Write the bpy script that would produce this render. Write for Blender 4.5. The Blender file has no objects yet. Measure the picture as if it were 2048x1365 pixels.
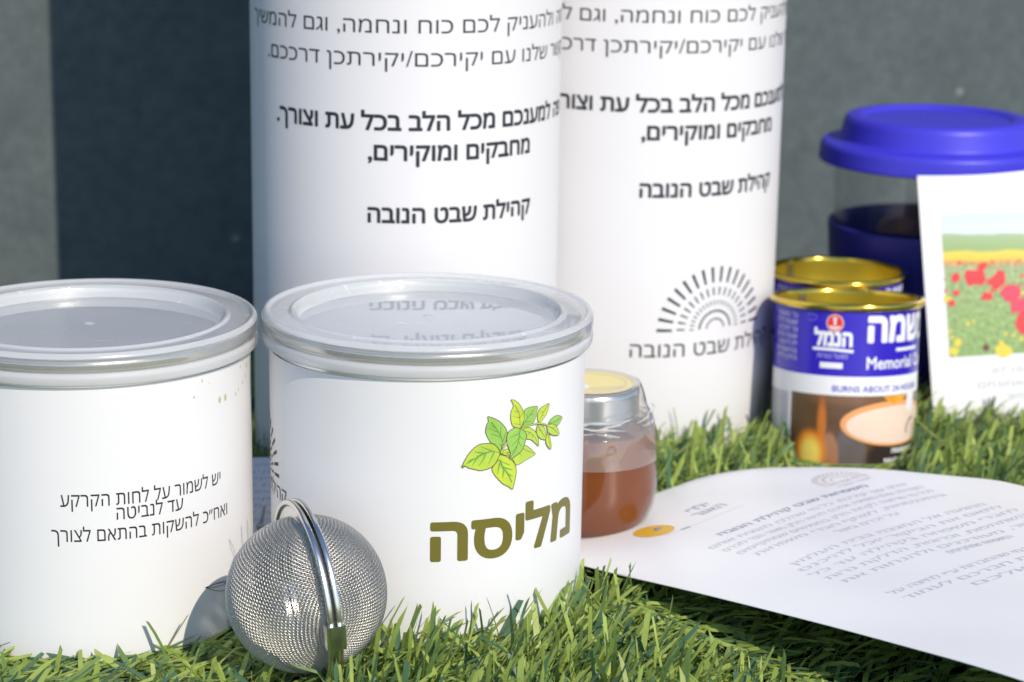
import bpy, bmesh, math, random
import numpy as np
from mathutils import Vector, Matrix
from mathutils.geometry import delaunay_2d_cdt

random.seed(7)
rng = np.random.default_rng(7)
scene = bpy.context.scene
COL = scene.collection
R = math.radians

# ------------------------------------------------------------------ camera, sky, sun, exposure
cam_data = bpy.data.cameras.new('camera')
cam = bpy.data.objects.new('camera', cam_data)
COL.objects.link(cam)
cam.location = (0, 0, 0.257)
cam.matrix_world = (Matrix.Translation((0, 0, 0.257)) @ Matrix.Rotation(R(90 - 14.0), 4, 'X')
                    @ Matrix.Rotation(R(0.9), 4, 'Z'))
cam_data.sensor_width = 36.0
cam_data.lens = 36.0 * 4400.0 / 2048.0
cam_data.clip_start = 0.02
cam_data.clip_end = 200.0
cam_data.dof.use_dof = True
cam_data.dof.focus_distance = 0.655
cam_data.dof.aperture_fstop = 15.0
cam_data.dof.aperture_blades = 7
scene.camera = cam

SUN_AZ, SUN_EL = 29.6, 38.0            # the sun stands behind the camera, to its right
to_sun = Vector((math.sin(R(SUN_AZ)) * math.cos(R(SUN_EL)), -math.cos(R(SUN_AZ)) * math.cos(R(SUN_EL)), math.sin(R(SUN_EL))))
world = bpy.data.worlds.new('World')
scene.world = world
world.use_nodes = True
wn = world.node_tree.nodes
sky = wn.new('ShaderNodeTexSky')
sky.sky_type = 'NISHITA'
sky.sun_disc = False
sky.sun_elevation = R(SUN_EL)
sky.sun_rotation = math.atan2(to_sun.x, to_sun.y)
sky.air_density = 1.0
sky.dust_density = 0.4
sky.ozone_density = 3.5
world.node_tree.links.new(sky.outputs[0], wn['Background'].inputs[0])
wn['Background'].inputs[1].default_value = 0.135
sun_data = bpy.data.lights.new('sun', 'SUN')
sun_data.energy = 3.0
sun_data.angle = R(0.5)
sun_data.color = (1.0, 0.90, 0.75)
sun = bpy.data.objects.new('sun', sun_data)
COL.objects.link(sun)
sun.rotation_euler = to_sun.to_track_quat('Z', 'Y').to_euler()
scene.view_settings.view_transform = 'Standard'
scene.view_settings.look = 'None'
scene.view_settings.exposure = 0.30
scene.view_settings.gamma = 1.0
scene.view_settings.use_curve_mapping = False
scene.cycles.max_bounces = 16
scene.cycles.transparent_max_bounces = 24
scene.cycles.transmission_bounces = 12

# ------------------------------------------------------------------ helpers: materials
def new_mat(name):
    m = bpy.data.materials.new(name)
    m.use_nodes = True
    nt = m.node_tree
    return m, nt, nt.nodes, nt.links, nt.nodes['Principled BSDF']

def pmat(name, col, rough=0.5, metal=0.0, noise=0.0, nscale=200.0, bump=0.0, bscale=400.0, spec=0.5, coat=0.0,
         rvar=0.0, trans=0.0, ior=1.5, sub=0.0):
    m, nt, N, L, b = new_mat(name)
    b.inputs['Base Color'].default_value = (*col, 1)
    b.inputs['Roughness'].default_value = rough
    b.inputs['Metallic'].default_value = metal
    b.inputs['Specular IOR Level'].default_value = spec
    b.inputs['Coat Weight'].default_value = coat
    b.inputs['Coat Roughness'].default_value = 0.08
    b.inputs['Transmission Weight'].default_value = trans
    b.inputs['IOR'].default_value = ior
    if sub:
        b.inputs['Subsurface Weight'].default_value = sub
        b.inputs['Subsurface Radius'].default_value = (0.004, 0.004, 0.005)
        b.inputs['Subsurface Scale'].default_value = 0.3
    if noise or bump or rvar:
        tc = N.new('ShaderNodeTexCoord')
        nz = N.new('ShaderNodeTexNoise'); nz.inputs['Scale'].default_value = nscale; nz.inputs['Detail'].default_value = 6
        L.new(tc.outputs['Object'], nz.inputs['Vector'])
        if noise:
            mx = N.new('ShaderNodeMix'); mx.data_type = 'RGBA'
            mx.inputs['A'].default_value = (*[c * (1 - noise) for c in col], 1)
            mx.inputs['B'].default_value = (*[min(1, c * (1 + noise)) for c in col], 1)
            L.new(nz.outputs['Fac'], mx.inputs['Factor']); L.new(mx.outputs['Result'], b.inputs['Base Color'])
        if rvar:
            mr = N.new('ShaderNodeMapRange'); mr.inputs['From Min'].default_value = 0.3; mr.inputs['From Max'].default_value = 0.7
            mr.inputs['To Min'].default_value = max(0, rough - rvar); mr.inputs['To Max'].default_value = rough + rvar
            L.new(nz.outputs['Fac'], mr.inputs['Value']); L.new(mr.outputs['Result'], b.inputs['Roughness'])
        if bump:
            n2 = N.new('ShaderNodeTexNoise'); n2.inputs['Scale'].default_value = bscale; n2.inputs['Detail'].default_value = 4
            L.new(tc.outputs['Object'], n2.inputs['Vector'])
            bp = N.new('ShaderNodeBump'); bp.inputs['Strength'].default_value = bump; bp.inputs['Distance'].default_value = 0.0004
            L.new(n2.outputs['Fac'], bp.inputs['Height']); L.new(bp.outputs['Normal'], b.inputs['Normal'])
    return m

def schlick(N, L, f0=0.04):
    lw = N.new('ShaderNodeLayerWeight'); lw.inputs[0].default_value = 0.5
    pw = N.new('ShaderNodeMath'); pw.operation = 'POWER'; pw.inputs[1].default_value = 5.0; L.new(lw.outputs['Facing'], pw.inputs[0])
    ma = N.new('ShaderNodeMath'); ma.operation = 'MULTIPLY_ADD'; ma.inputs[1].default_value = 1 - f0; ma.inputs[2].default_value = f0; L.new(pw.outputs[0], ma.inputs[0])
    return ma

def frosted_plastic(name, body=0.5, rough=0.12, col=(0.86, 0.87, 0.89), scuffs=True):
    m, nt, N, L, b = new_mat(name)
    out = N['Material Output']
    N.remove(b)
    tr = N.new('ShaderNodeBsdfTransparent'); tr.inputs[0].default_value = (0.97, 0.975, 0.98, 1)
    df = N.new('ShaderNodeBsdfDiffuse'); df.inputs[0].default_value = (*col, 1)
    tl = N.new('ShaderNodeBsdfTranslucent'); tl.inputs[0].default_value = (*col, 1)
    gl = N.new('ShaderNodeBsdfGlossy'); gl.inputs['Roughness'].default_value = rough
    a = N.new('ShaderNodeMixShader'); a.inputs[0].default_value = 0.3
    L.new(df.outputs[0], a.inputs[1]); L.new(tl.outputs[0], a.inputs[2])
    c = N.new('ShaderNodeMixShader'); c.inputs[0].default_value = body
    L.new(tr.outputs[0], c.inputs[1]); L.new(a.outputs[0], c.inputs[2])
    fr = schlick(N, L)
    d = N.new('ShaderNodeMixShader')
    L.new(fr.outputs[0], d.inputs[0]); L.new(c.outputs[0], d.inputs[1]); L.new(gl.outputs[0], d.inputs[2])
    L.new(d.outputs[0], out.inputs[0])
    tc = N.new('ShaderNodeTexCoord')
    nz = N.new('ShaderNodeTexNoise'); nz.inputs['Scale'].default_value = 70; nz.inputs['Detail'].default_value = 3
    mp = N.new('ShaderNodeMapping'); mp.inputs['Scale'].default_value = (1, 1, 0.4)
    L.new(tc.outputs['Object'], mp.inputs[0]); L.new(mp.outputs[0], nz.inputs['Vector'])
    bp = N.new('ShaderNodeBump'); bp.inputs['Strength'].default_value = 0.04; bp.inputs['Distance'].default_value = 0.0004
    L.new(nz.outputs['Fac'], bp.inputs['Height'])
    for s in (df, tl, gl): L.new(bp.outputs['Normal'], s.inputs['Normal'])
    if scuffs:
        vz = N.new('ShaderNodeTexNoise'); vz.inputs['Scale'].default_value = 160; vz.inputs['Detail'].default_value = 5
        mp2 = N.new('ShaderNodeMapping'); mp2.inputs['Scale'].default_value = (0.5, 1.6, 1.0)
        L.new(tc.outputs['Object'], mp2.inputs[0]); L.new(mp2.outputs[0], vz.inputs['Vector'])
        mr = N.new('ShaderNodeMapRange'); mr.inputs['From Min'].default_value = 0.66; mr.inputs['From Max'].default_value = 0.74
        mr.inputs['To Min'].default_value = body; mr.inputs['To Max'].default_value = min(1, body + 0.3)
        L.new(vz.outputs['Fac'], mr.inputs['Value']); L.new(mr.outputs['Result'], c.inputs[0])
    return m

def clear_glass(name, tint=(0.97, 0.985, 0.98), gloss=1.0, body=0.0, ior=1.45):
    """thin-walled clear glass or film: clear straight through, mirror-like at a glancing angle"""
    m, nt, N, L, b = new_mat(name)
    out = N['Material Output']; N.remove(b)
    tr = N.new('ShaderNodeBsdfTransparent'); tr.inputs[0].default_value = (*tint, 1)
    gl = N.new('ShaderNodeBsdfGlossy'); gl.inputs['Roughness'].default_value = 0.03
    fr = schlick(N, L)
    mu = N.new('ShaderNodeMath'); mu.operation = 'MULTIPLY'; mu.inputs[1].default_value = gloss
    L.new(fr.outputs[0], mu.inputs[0])
    last = tr
    if body:
        df = N.new('ShaderNodeBsdfDiffuse'); df.inputs[0].default_value = (0.8, 0.8, 0.8, 1)
        mb = N.new('ShaderNodeMixShader'); mb.inputs[0].default_value = body
        L.new(tr.outputs[0], mb.inputs[1]); L.new(df.outputs[0], mb.inputs[2]); last = mb
    d = N.new('ShaderNodeMixShader')
    L.new(mu.outputs[0], d.inputs[0]); L.new(last.outputs[0], d.inputs[1]); L.new(gl.outputs[0], d.inputs[2])
    L.new(d.outputs[0], out.inputs[0])
    return m

# ------------------------------------------------------------------ helpers: objects
def link(o, parent=None):
    COL.objects.link(o)
    if parent is not None: o.parent = parent
    return o

def thing(name, label, cat, loc=(0, 0, 0), rot=(0, 0, 0), group=None):
    o = bpy.data.objects.new(name, None)
    o.empty_display_size = 0.02
    link(o); o.location = loc; o.rotation_euler = rot
    o['label'] = label; o['category'] = cat
    if group: o['group'] = group
    return o

def tag(o, label, cat, group=None):
    o['label'] = label; o['category'] = cat
    if group: o['group'] = group
    return o

def mesh_obj(name, V, F, mats, parent=None, smooth=True, sharp=35, midx=None, uv=None):
    me = bpy.data.meshes.new(name)
    me.from_pydata([tuple(v) for v in V], [], [tuple(f) for f in F])
    if not isinstance(mats, (list, tuple)): mats = [mats]
    for m in mats: me.materials.append(m)
    if midx is not None: me.polygons.foreach_set('material_index', midx)
    if smooth:
        me.polygons.foreach_set('use_smooth', [True] * len(me.polygons))
        if sharp: me.set_sharp_from_angle(angle=R(sharp))
    if uv is not None:
        ul = me.uv_layers.new(name='UVMap')
        li = np.empty(len(me.loops), dtype=np.int32); me.loops.foreach_get('vertex_index', li)
        ul.data.foreach_set('uv', np.asarray(uv, dtype=np.float32)[li].ravel())
    me.update()
    return link(bpy.data.objects.new(name, me), parent)

def lathe(prof, seg=128, closed=False, a0=0.0, a1=2 * math.pi):
    """prof: list of (r, z). r == 0 makes a pole. Returns V, F."""
    V, F, rows = [], [], []
    full = abs((a1 - a0) - 2 * math.pi) < 1e-6
    n = seg if full else seg + 1
    for r, z in prof:
        if r < 1e-9:
            rows.append([len(V)] * n); V.append((0, 0, z)); continue
        row = []
        for k in range(n):
            a = a0 + (a1 - a0) * k / seg
            row.append(len(V)); V.append((r * math.sin(a), -r * math.cos(a), z))
        rows.append(row)
    pairs = list(zip(rows[:-1], rows[1:]))
    if closed: pairs.append((rows[-1], rows[0]))
    for A, B in pairs:
        for k in range(seg):
            j = (k + 1) % n
            f = [A[k], A[j], B[j], B[k]]
            g = []
            for q in f:
                if q not in g: g.append(q)
            if len(g) > 2: F.append(g)
    return V, F

def rounded(pts, rad, n=4):
    """rounds the inner corners of an (r, z) profile"""
    out = [pts[0]]
    for i in range(1, len(pts) - 1):
        p0, p, p1 = Vector(pts[i - 1]), Vector(pts[i]), Vector(pts[i + 1])
        d0, d1 = (p0 - p), (p1 - p)
        rr = min(rad, d0.length * 0.45, d1.length * 0.45)
        a, b = p + d0.normalized() * rr, p + d1.normalized() * rr
        for k in range(n + 1):
            t = k / n
            q = a * (1 - t) ** 2 + p * 2 * t * (1 - t) + b * t * t
            out.append((q.x, q.y))
    out.append(pts[-1])
    return out

def tube(path, rad, sides=8, closed=False, caps=True):
    P = [Vector(p) for p in path]
    n = len(P); V, F = [], []
    up = Vector((0, 0, 1)); prev = None
    for i, p in enumerate(P):
        if closed: t = (P[(i + 1) % n] - P[i - 1])
        else: t = P[min(i + 1, n - 1)] - P[max(i - 1, 0)]
        t.normalize()
        if prev is None:
            ref = up if abs(t.dot(up)) < 0.9 else Vector((1, 0, 0))
            u = t.cross(ref).normalized()
        else:
            u = (prev - t * prev.dot(t)).normalized()
        prev = u; w = t.cross(u)
        r = rad[i] if isinstance(rad, (list, tuple)) else rad
        for k in range(sides):
            a = 2 * math.pi * k / sides
            V.append(p + (u * math.cos(a) + w * math.sin(a)) * r)
    m = n if closed else n - 1
    for i in range(m):
        for k in range(sides):
            a, b = i * sides + k, i * sides + (k + 1) % sides
            c, d = ((i + 1) % n) * sides + (k + 1) % sides, ((i + 1) % n) * sides + k
            F.append((a, b, c, d))
    if caps and not closed:
        F.append(tuple(reversed(range(sides)))); F.append(tuple(range((n - 1) * sides, n * sides)))
    return V, F

class Flat:
    """2-D printing (letters, outlines, dashes) that is later laid on a surface."""
    def __init__(self): self.V, self.F, self.M, self.D = [], [], [], []
    def add(self, pts, faces, m=0, d=0.0):
        o = len(self.V); self.V += [tuple(p) for p in pts]; self.D += [d] * len(pts)
        self.F += [tuple(i + o for i in f) for f in faces]; self.M += [m] * len(faces)
    def poly(self, pts, m=0, d=0.0): self.add(pts, [tuple(range(len(pts)))], m, d)
    def rect(self, x0, y0, x1, y1, m=0, d=0.0): self.poly([(x0, y0), (x1, y0), (x1, y1), (x0, y1)], m, d)
    def ellipse(self, cx, cy, rx, ry, m=0, n=40, d=0.0):
        self.poly([(cx + rx * math.cos(2 * math.pi * k / n), cy + ry * math.sin(2 * math.pi * k / n)) for k in range(n)], m, d)
    def line(self, pts, w, m=0, d=0.0, taper=None):
        P = [Vector(p) for p in pts]; n = len(P); out = []
        for i in range(n):
            t = (P[min(i + 1, n - 1)] - P[max(i - 1, 0)]).normalized(); q = Vector((-t.y, t.x))
            ww = w if taper is None else w * (1 + (taper - 1) * i / (n - 1))
            out.append((P[i] + q * ww / 2, P[i] - q * ww / 2))
        pts2 = [tuple(a) for a, b in out] + [tuple(b) for a, b in out]
        self.add(pts2, [(i, i + n, i + 1 + n, i + 1) for i in range(n - 1)], m, d)
    def text(self, s, x0, x1, y, h, m=0, bold=0.0, res=3, tilt=0.0, anchor='l', d=0.0, latin=False):
        """s in reading order; Hebrew is laid right to left. x0..x1 is the width it fills (x1 None: natural width)."""
        V, F = glyphs(s if latin else s[::-1], bold, res)
        xs = [v[0] for v in V]; a, b = min(xs), max(xs)
        sy = h / (0.682 if latin else 0.592)
        if x1 is None: sx = sy * 0.98; w = (b - a) * sx; x0 = x0 - w if anchor == 'r' else (x0 - w / 2 if anchor == 'c' else x0)
        else: sx = (x1 - x0) / (b - a)
        self.add([(x0 + (vx - a) * sx, y + vy * sy + (vx - a) * sx * tilt) for vx, vy in V], F, m, d)
    def arcs(self, cx, cy, r_in, r_out, n, w0, w1, m=0, sx=1.0, a0=0, a1=180, d=0.0):
        for k in range(n):
            a = R(a0 + (a1 - a0) * k / (n - 1)); c, s = math.cos(a), math.sin(a)
            p = [(r_in * c + w0 / 2 * s, r_in * s - w0 / 2 * c), (r_out * c + w1 / 2 * s, r_out * s - w1 / 2 * c),
                 (r_out * c - w1 / 2 * s, r_out * s + w1 / 2 * c), (r_in * c - w0 / 2 * s, r_in * s + w0 / 2 * c)]
            self.poly([(cx + q[0] * sx, cy + q[1]) for q in p], m, d)
    def ring(self, cx, cy, r, w, m=0, sx=1.0, a0=0, a1=180, n=30, d=0.0):
        self.line([(cx + r * math.cos(R(a0 + (a1 - a0) * k / n)) * sx, cy + r * math.sin(R(a0 + (a1 - a0) * k / n))) for k in range(n + 1)], w, m, d)
    def lay(self, name, mats, fn, parent, dx=0.0025, dy=None):
        """cuts the print into strips and maps (x, y, lift) -> 3-D through fn"""
        me = bpy.data.meshes.new(name); me.from_pydata([(x, y, 0) for x, y in self.V], [], self.F)
        bm = bmesh.new(); bm.from_mesh(me); bpy.data.meshes.remove(me)
        lay = bm.verts.layers.float.new('lift')
        bm.verts.ensure_lookup_table(); bm.faces.ensure_lookup_table()
        for v, d in zip(bm.verts, self.D): v[lay] = d
        for f, m in zip(bm.faces, self.M): f.material_index = m
        for ax, st in ((0, dx), (1, dy)):
            if not st: continue
            c = [v.co[ax] for v in bm.verts]; lo, hi = min(c), max(c)
            k = math.ceil(lo / st)
            while k * st < hi:
                co = [0, 0, 0]; co[ax] = k * st; no = [0, 0, 0]; no[ax] = 1
                bmesh.ops.bisect_plane(bm, geom=bm.verts[:] + bm.edges[:] + bm.faces[:], dist=1e-7, plane_co=co, plane_no=no)
                k += 1
        bmesh.ops.triangulate(bm, faces=[f for f in bm.faces if len(f.verts) > 4])
        for v in bm.verts: v.co = fn(v.co.x, v.co.y, v[lay])
        for f in bm.faces: f.smooth = True
        me = bpy.data.meshes.new(name); bm.to_mesh(me); bm.free()
        for m in (mats if isinstance(mats, (list, tuple)) else [mats]): me.materials.append(m)
        return link(bpy.data.objects.new(name, me), parent)

_glyph_cache = {}
def glyphs(s, bold, res):
    key = (s, bold, res)
    if key not in _glyph_cache:
        cu = bpy.data.curves.new('type', 'FONT'); cu.body = s; cu.size = 1; cu.resolution_u = res; cu.fill_mode = 'NONE'
        ob = bpy.data.objects.new('type', cu); COL.objects.link(ob)
        dg = bpy.context.evaluated_depsgraph_get()
        me = bpy.data.meshes.new_from_object(ob.evaluated_get(dg))
        co = [(v.co.x, v.co.y) for v in me.vertices]; nb = {}
        for e in me.edges:
            i, j = e.vertices; nb.setdefault(i, []).append(j); nb.setdefault(j, []).append(i)
        bpy.data.meshes.remove(me); bpy.data.objects.remove(ob); bpy.data.curves.remove(cu)
        loops, seen = [], set()
        for i in range(len(co)):
            if i in seen or i not in nb: continue
            # follow the outline in its own drawing direction (vertex order)
            lp = [i]; seen.add(i)
            nx = i + 1 if i + 1 in nb[i] else nb[i][0]
            while nx not in seen:
                lp.append(nx); seen.add(nx)
                c2 = [q for q in nb[nx] if q not in seen]
                if not c2: break
                nx = c2[0]
            loops.append(lp)
        if bold:
            def area(lp): return sum(co[lp[k]][0] * co[lp[(k + 1) % len(lp)]][1] - co[lp[(k + 1) % len(lp)]][0] * co[lp[k]][1] for k in range(len(lp)))
            areas = [area(lp) for lp in loops]
            def inside(pt, lp):
                c = False
                for k in range(len(lp)):
                    (xa, ya), (xb, yb) = co[lp[k]], co[lp[(k + 1) % len(lp)]]
                    if (ya > pt[1]) != (yb > pt[1]) and pt[0] < (xb - xa) * (pt[1] - ya) / (yb - ya) + xa: c = not c
                return c
            nco, nloops = [], []
            for li, lp in enumerate(loops):
                sg = 1 if areas[li] > 0 else -1
                if any(lj != li and areas[lj] * areas[li] < 0 and abs(areas[lj]) > abs(areas[li]) and inside(co[lp[0]], loops[lj]) for lj in range(len(loops))): sg = -sg
                P = []
                for q in lp:
                    if not P or math.hypot(co[q][0] - P[-1][0], co[q][1] - P[-1][1]) > 1e-5: P.append(co[q])
                n = len(P); ids = []
                for k in range(n):
                    a0, b0, c0 = P[k - 1], P[k], P[(k + 1) % n]
                    d1 = Vector((b0[0] - a0[0], b0[1] - a0[1])); d2 = Vector((c0[0] - b0[0], c0[1] - b0[1]))
                    if d1.length < 1e-6 or d2.length < 1e-6: continue
                    d1.normalize(); d2.normalize()
                    n1 = Vector((d1.y, -d1.x)) * sg; n2 = Vector((d2.y, -d2.x)) * sg
                    turn = (d1.x * d2.y - d1.y * d2.x) * sg
                    if turn > 0.35:
                        dirs = [n1, (n1 * 2 + n2).normalized(), (n1 + n2 * 2).normalized(), n2] if (n1 + n2).length > 0.2 else [n1, n2]
                    else:
                        m_ = (n1 + n2)
                        if m_.length < 1e-3: dirs = [n1]
                        else:
                            m_.normalize(); dirs = [m_ / max(0.5, m_.dot(n1))]
                    for dd in dirs: ids.append(len(nco)); nco.append((b0[0] + dd.x * bold, b0[1] + dd.y * bold))
                nloops.append(ids)
            co, loops = nco, nloops
        V2 = [Vector(c) for c in co]
        E2 = [(lp[k], lp[(k + 1) % len(lp)]) for lp in loops for k in range(len(lp))]
        ov, oe, of, _, _, _ = delaunay_2d_cdt(V2, E2, [], 0, 1e-6)
        L2 = [np.array([co[q] for q in lp]) for lp in loops]
        keep = []
        for f in of:
            cx = sum(ov[q].x for q in f) / len(f); cy = sum(ov[q].y for q in f) / len(f); w = 0
            for A in L2:
                if not (A[:, 0].min() <= cx <= A[:, 0].max() and A[:, 1].min() <= cy <= A[:, 1].max()): continue
                B = np.roll(A, -1, 0)
                side = (B[:, 0] - A[:, 0]) * (cy - A[:, 1]) - (cx - A[:, 0]) * (B[:, 1] - A[:, 1])
                w += int(((A[:, 1] <= cy) & (B[:, 1] > cy) & (side > 0)).sum()) - int(((A[:, 1] > cy) & (B[:, 1] <= cy) & (side < 0)).sum())
            if w != 0: keep.append(tuple(f))
        _glyph_cache[key] = ([(v.x, v.y) for v in ov], keep)
    return _glyph_cache[key]

def on_cylinder(rad, lift=0.00008):
    def fn(x, y, d):
        a = x / rad; r = rad + lift + d
        return Vector((r * math.sin(a), -r * math.cos(a), y))
    return fn

# ------------------------------------------------------------------ shared materials
M_paper = pmat('white_label_paper', (0.79, 0.785, 0.80), 0.42, noise=0.015, nscale=30, bump=0.05, bscale=900, spec=0.4)
M_tubepaper = pmat('white_tube_paper', (0.735, 0.725, 0.74), 0.5, noise=0.02, nscale=25, bump=0.05, bscale=300, spec=0.35)
M_ink = pmat('dark_blue_grey_ink', (0.018, 0.022, 0.032), 0.5, noise=0.2, nscale=300)
M_ink_can = pmat('dark_violet_ink', (0.022, 0.022, 0.035), 0.45, noise=0.2, nscale=300)
M_olive = pmat('olive_ink', (0.17, 0.15, 0.028), 0.35, noise=0.06, nscale=300, spec=0.5)
M_tin = pmat('silver_tin', (0.72, 0.72, 0.71), 0.22, 1.0, noise=0.06, nscale=60, rvar=0.06)
M_rim = pmat('pale_gold_tin', (0.74, 0.71, 0.62), 0.2, 1.0, noise=0.06, nscale=60, rvar=0.05)
M_foil = pmat('grey_foil', (0.60, 0.64, 0.68), 0.4, 0.3, noise=0.1, nscale=60, rvar=0.1)
M_floor = frosted_plastic('clear_plastic_floor', 0.27, 0.02, (0.90, 0.91, 0.93))
M_band = frosted_plastic('clear_plastic_band', 0.16, 0.15, (0.92, 0.925, 0.94), scuffs=False)
M_lid = frosted_plastic('frosted_plastic', 0.50, 0.03, (0.92, 0.925, 0.94))
M_skirt = frosted_plastic('thin_frosted_plastic', 0.55, 0.22, (0.92, 0.925, 0.94), scuffs=False)

# ------------------------------------------------------------------ ground and wall
def ground():
    m = pmat('turf_backing', (0.016, 0.024, 0.010), 0.9, noise=0.5, nscale=140, bump=0.6, bscale=500, spec=0.1)
    V = [(-4, -3, 0), (4, -3, 0), (4, 2.6, 0), (-4, 2.6, 0)]
    o = mesh_obj('ground', V, [(0, 1, 2, 3)], m, smooth=False)
    o['kind'] = 'structure'
ground()

def wall():
    m, nt, N, L, b = new_mat('grey_green_board')
    b.inputs['Roughness'].default_value = 0.85; b.inputs['Specular IOR Level'].default_value = 0.2
    tc = N.new('ShaderNodeTexCoord')
    n1 = N.new('ShaderNodeTexNoise'); n1.inputs['Scale'].default_value = 22; n1.inputs['Detail'].default_value = 8; n1.inputs['Roughness'].default_value = 0.65
    n2 = N.new('ShaderNodeTexNoise'); n2.inputs['Scale'].default_value = 150; n2.inputs['Detail'].default_value = 5
    vo = N.new('ShaderNodeTexVoronoi'); vo.voronoi_dimensions = '2D'; vo.inputs['Scale'].default_value = 15; vo.inputs['Randomness'].default_value = 1
    for n in (n1, n2): L.new(tc.outputs['Object'], n.inputs['Vector'])
    sx = N.new('ShaderNodeSeparateXYZ'); cx = N.new('ShaderNodeCombineXYZ'); L.new(tc.outputs['Object'], sx.inputs[0])
    L.new(sx.outputs[0], cx.inputs[0]); L.new(sx.outputs[2], cx.inputs[1]); L.new(cx.outputs[0], vo.inputs['Vector'])
    r1 = N.new('ShaderNodeValToRGB')
    r1.color_ramp.elements[0].position = 0.3; r1.color_ramp.elements[0].color = (0.086, 0.108, 0.115, 1)
    r1.color_ramp.elements[1].position = 0.72; r1.color_ramp.elements[1].color = (0.112, 0.135, 0.141, 1)
    L.new(n1.outputs['Fac'], r1.inputs[0])
    mx = N.new('ShaderNodeMix'); mx.data_type = 'RGBA'; mx.blend_type = 'OVERLAY'; mx.inputs['Factor'].default_value = 0.3
    L.new(r1.outputs[0], mx.inputs['A']); L.new(n2.outputs['Fac'], mx.inputs['B'])
    # pale flecks: a small disc round some of the cell points, with a rough edge
    ad = N.new('ShaderNodeMath'); ad.operation = 'MULTIPLY_ADD'; ad.inputs[1].default_value = 0.04
    L.new(n2.outputs['Fac'], ad.inputs[0]); L.new(vo.outputs['Distance'], ad.inputs[2])
    lt = N.new('ShaderNodeMapRange'); lt.inputs['From Min'].default_value = 0.058; lt.inputs['From Max'].default_value = 0.042
    L.new(ad.outputs[0], lt.inputs['Value'])
    sep = N.new('ShaderNodeSeparateColor'); L.new(vo.outputs['Color'], sep.inputs[0])
    gt = N.new('ShaderNodeMath'); gt.operation = 'GREATER_THAN'; gt.inputs[1].default_value = 0.62; L.new(sep.outputs[0], gt.inputs[0])
    mu = N.new('ShaderNodeMath'); mu.operation = 'MULTIPLY'; L.new(lt.outputs['Result'], mu.inputs[0]); L.new(gt.outputs[0], mu.inputs[1])
    m2 = N.new('ShaderNodeMath'); m2.operation = 'MULTIPLY'; m2.inputs[1].default_value = 0.4; L.new(mu.outputs[0], m2.inputs[0])
    mw = N.new('ShaderNodeMix'); mw.data_type = 'RGBA'; mw.inputs['B'].default_value = (0.42, 0.42, 0.40, 1)
    L.new(mx.outputs['Result'], mw.inputs['A']); L.new(m2.outputs[0], mw.inputs['Factor'])
    L.new(mw.outputs['Result'], b.inputs['Base Color'])
    bp = N.new('ShaderNodeBump'); bp.inputs['Strength'].default_value = 0.5; bp.inputs['Distance'].default_value = 0.001
    L.new(n2.outputs['Fac'], bp.inputs['Height']); L.new(bp.outputs['Normal'], b.inputs['Normal'])
    # the wall runs away to the right
    p, q = Vector((-0.212, 1.013)), Vector((0.17, 1.168)); d = (q - p).normalized(); nb_ = Vector((-d.y, d.x)) * 0.05
    A, B = p - d * 0.5, q + d * 0.9
    V = [(w.x, w.y, z) for z in (-0.02, 0.75) for w in (A, B, B + nb_, A + nb_)]
    F = [(0, 1, 5, 4), (1, 2, 6, 5), (2, 3, 7, 6), (3, 0, 4, 7), (4, 5, 6, 7), (3, 2, 1, 0)]
    o = mesh_obj('wall', V, F, m, smooth=False)
    tag(o, 'rough grey-green wall with pale flecks behind the white tubes and the blue cup', 'wall')
wall()

# ------------------------------------------------------------------ tall white tubes with printed letter
TUBE_R = 0.058
TUBE_H = 0.47
def tube_print():
    f = Flat(); B = 0.03
    a = lambda deg: R(deg) * TUBE_R
    # letter lines, heights above the foot of the tube
    f.text('חה ולהעניק לכם כוח ונחמה, וגם להמשיך', a(-68.4), a(84), 0.1752, 0.0047)
    f.text('קשר שלנו עם יקירכם/יקירתכן דרככם.', a(-55.5), a(84), 0.1637, 0.0047)
    f.text('פה למענכם מכל הלב בכל עת וצורך.', a(-50), a(82), 0.1413, 0.0052, bold=B)
    f.text('מחבקים ומוקירים,', a(-10.5), a(53.4), 0.1306, 0.0052, bold=B)
    f.text('קהילת שבט הנובה', a(-10.6), a(54.2), 0.1083, 0.0052, bold=B)
    return f
def tube_emblem():
    f = Flat(); a = lambda deg: R(deg) * TUBE_R
    # rising sun emblem of dashes
    cx, cy, sx = a(22.5), 0.0545, 1.0
    f.arcs(cx, cy, 0.0190, 0.0252, 18, 0.0010, 0.0013, sx=sx, a0=2, a1=178)
    f.arcs(cx, cy, 0.0137, 0.0170, 18, 0.0006, 0.0008, sx=sx, a0=3, a1=177)
    f.arcs(cx, cy, 0.0098, 0.0117, 20, 0.0004, 0.0006, sx=sx, a0=3, a1=177)
    f.ring(cx, cy, 0.0074, 0.0008, sx=sx, a0=4, a1=176)
    f.ring(cx, cy, 0.0042, 0.0006, sx=sx, a0=6, a1=174)
    f.text('קהילת שבט הנובה', a(-12.5), a(57.5), 0.0445, 0.0052, bold=0.004)
    return f

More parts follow.
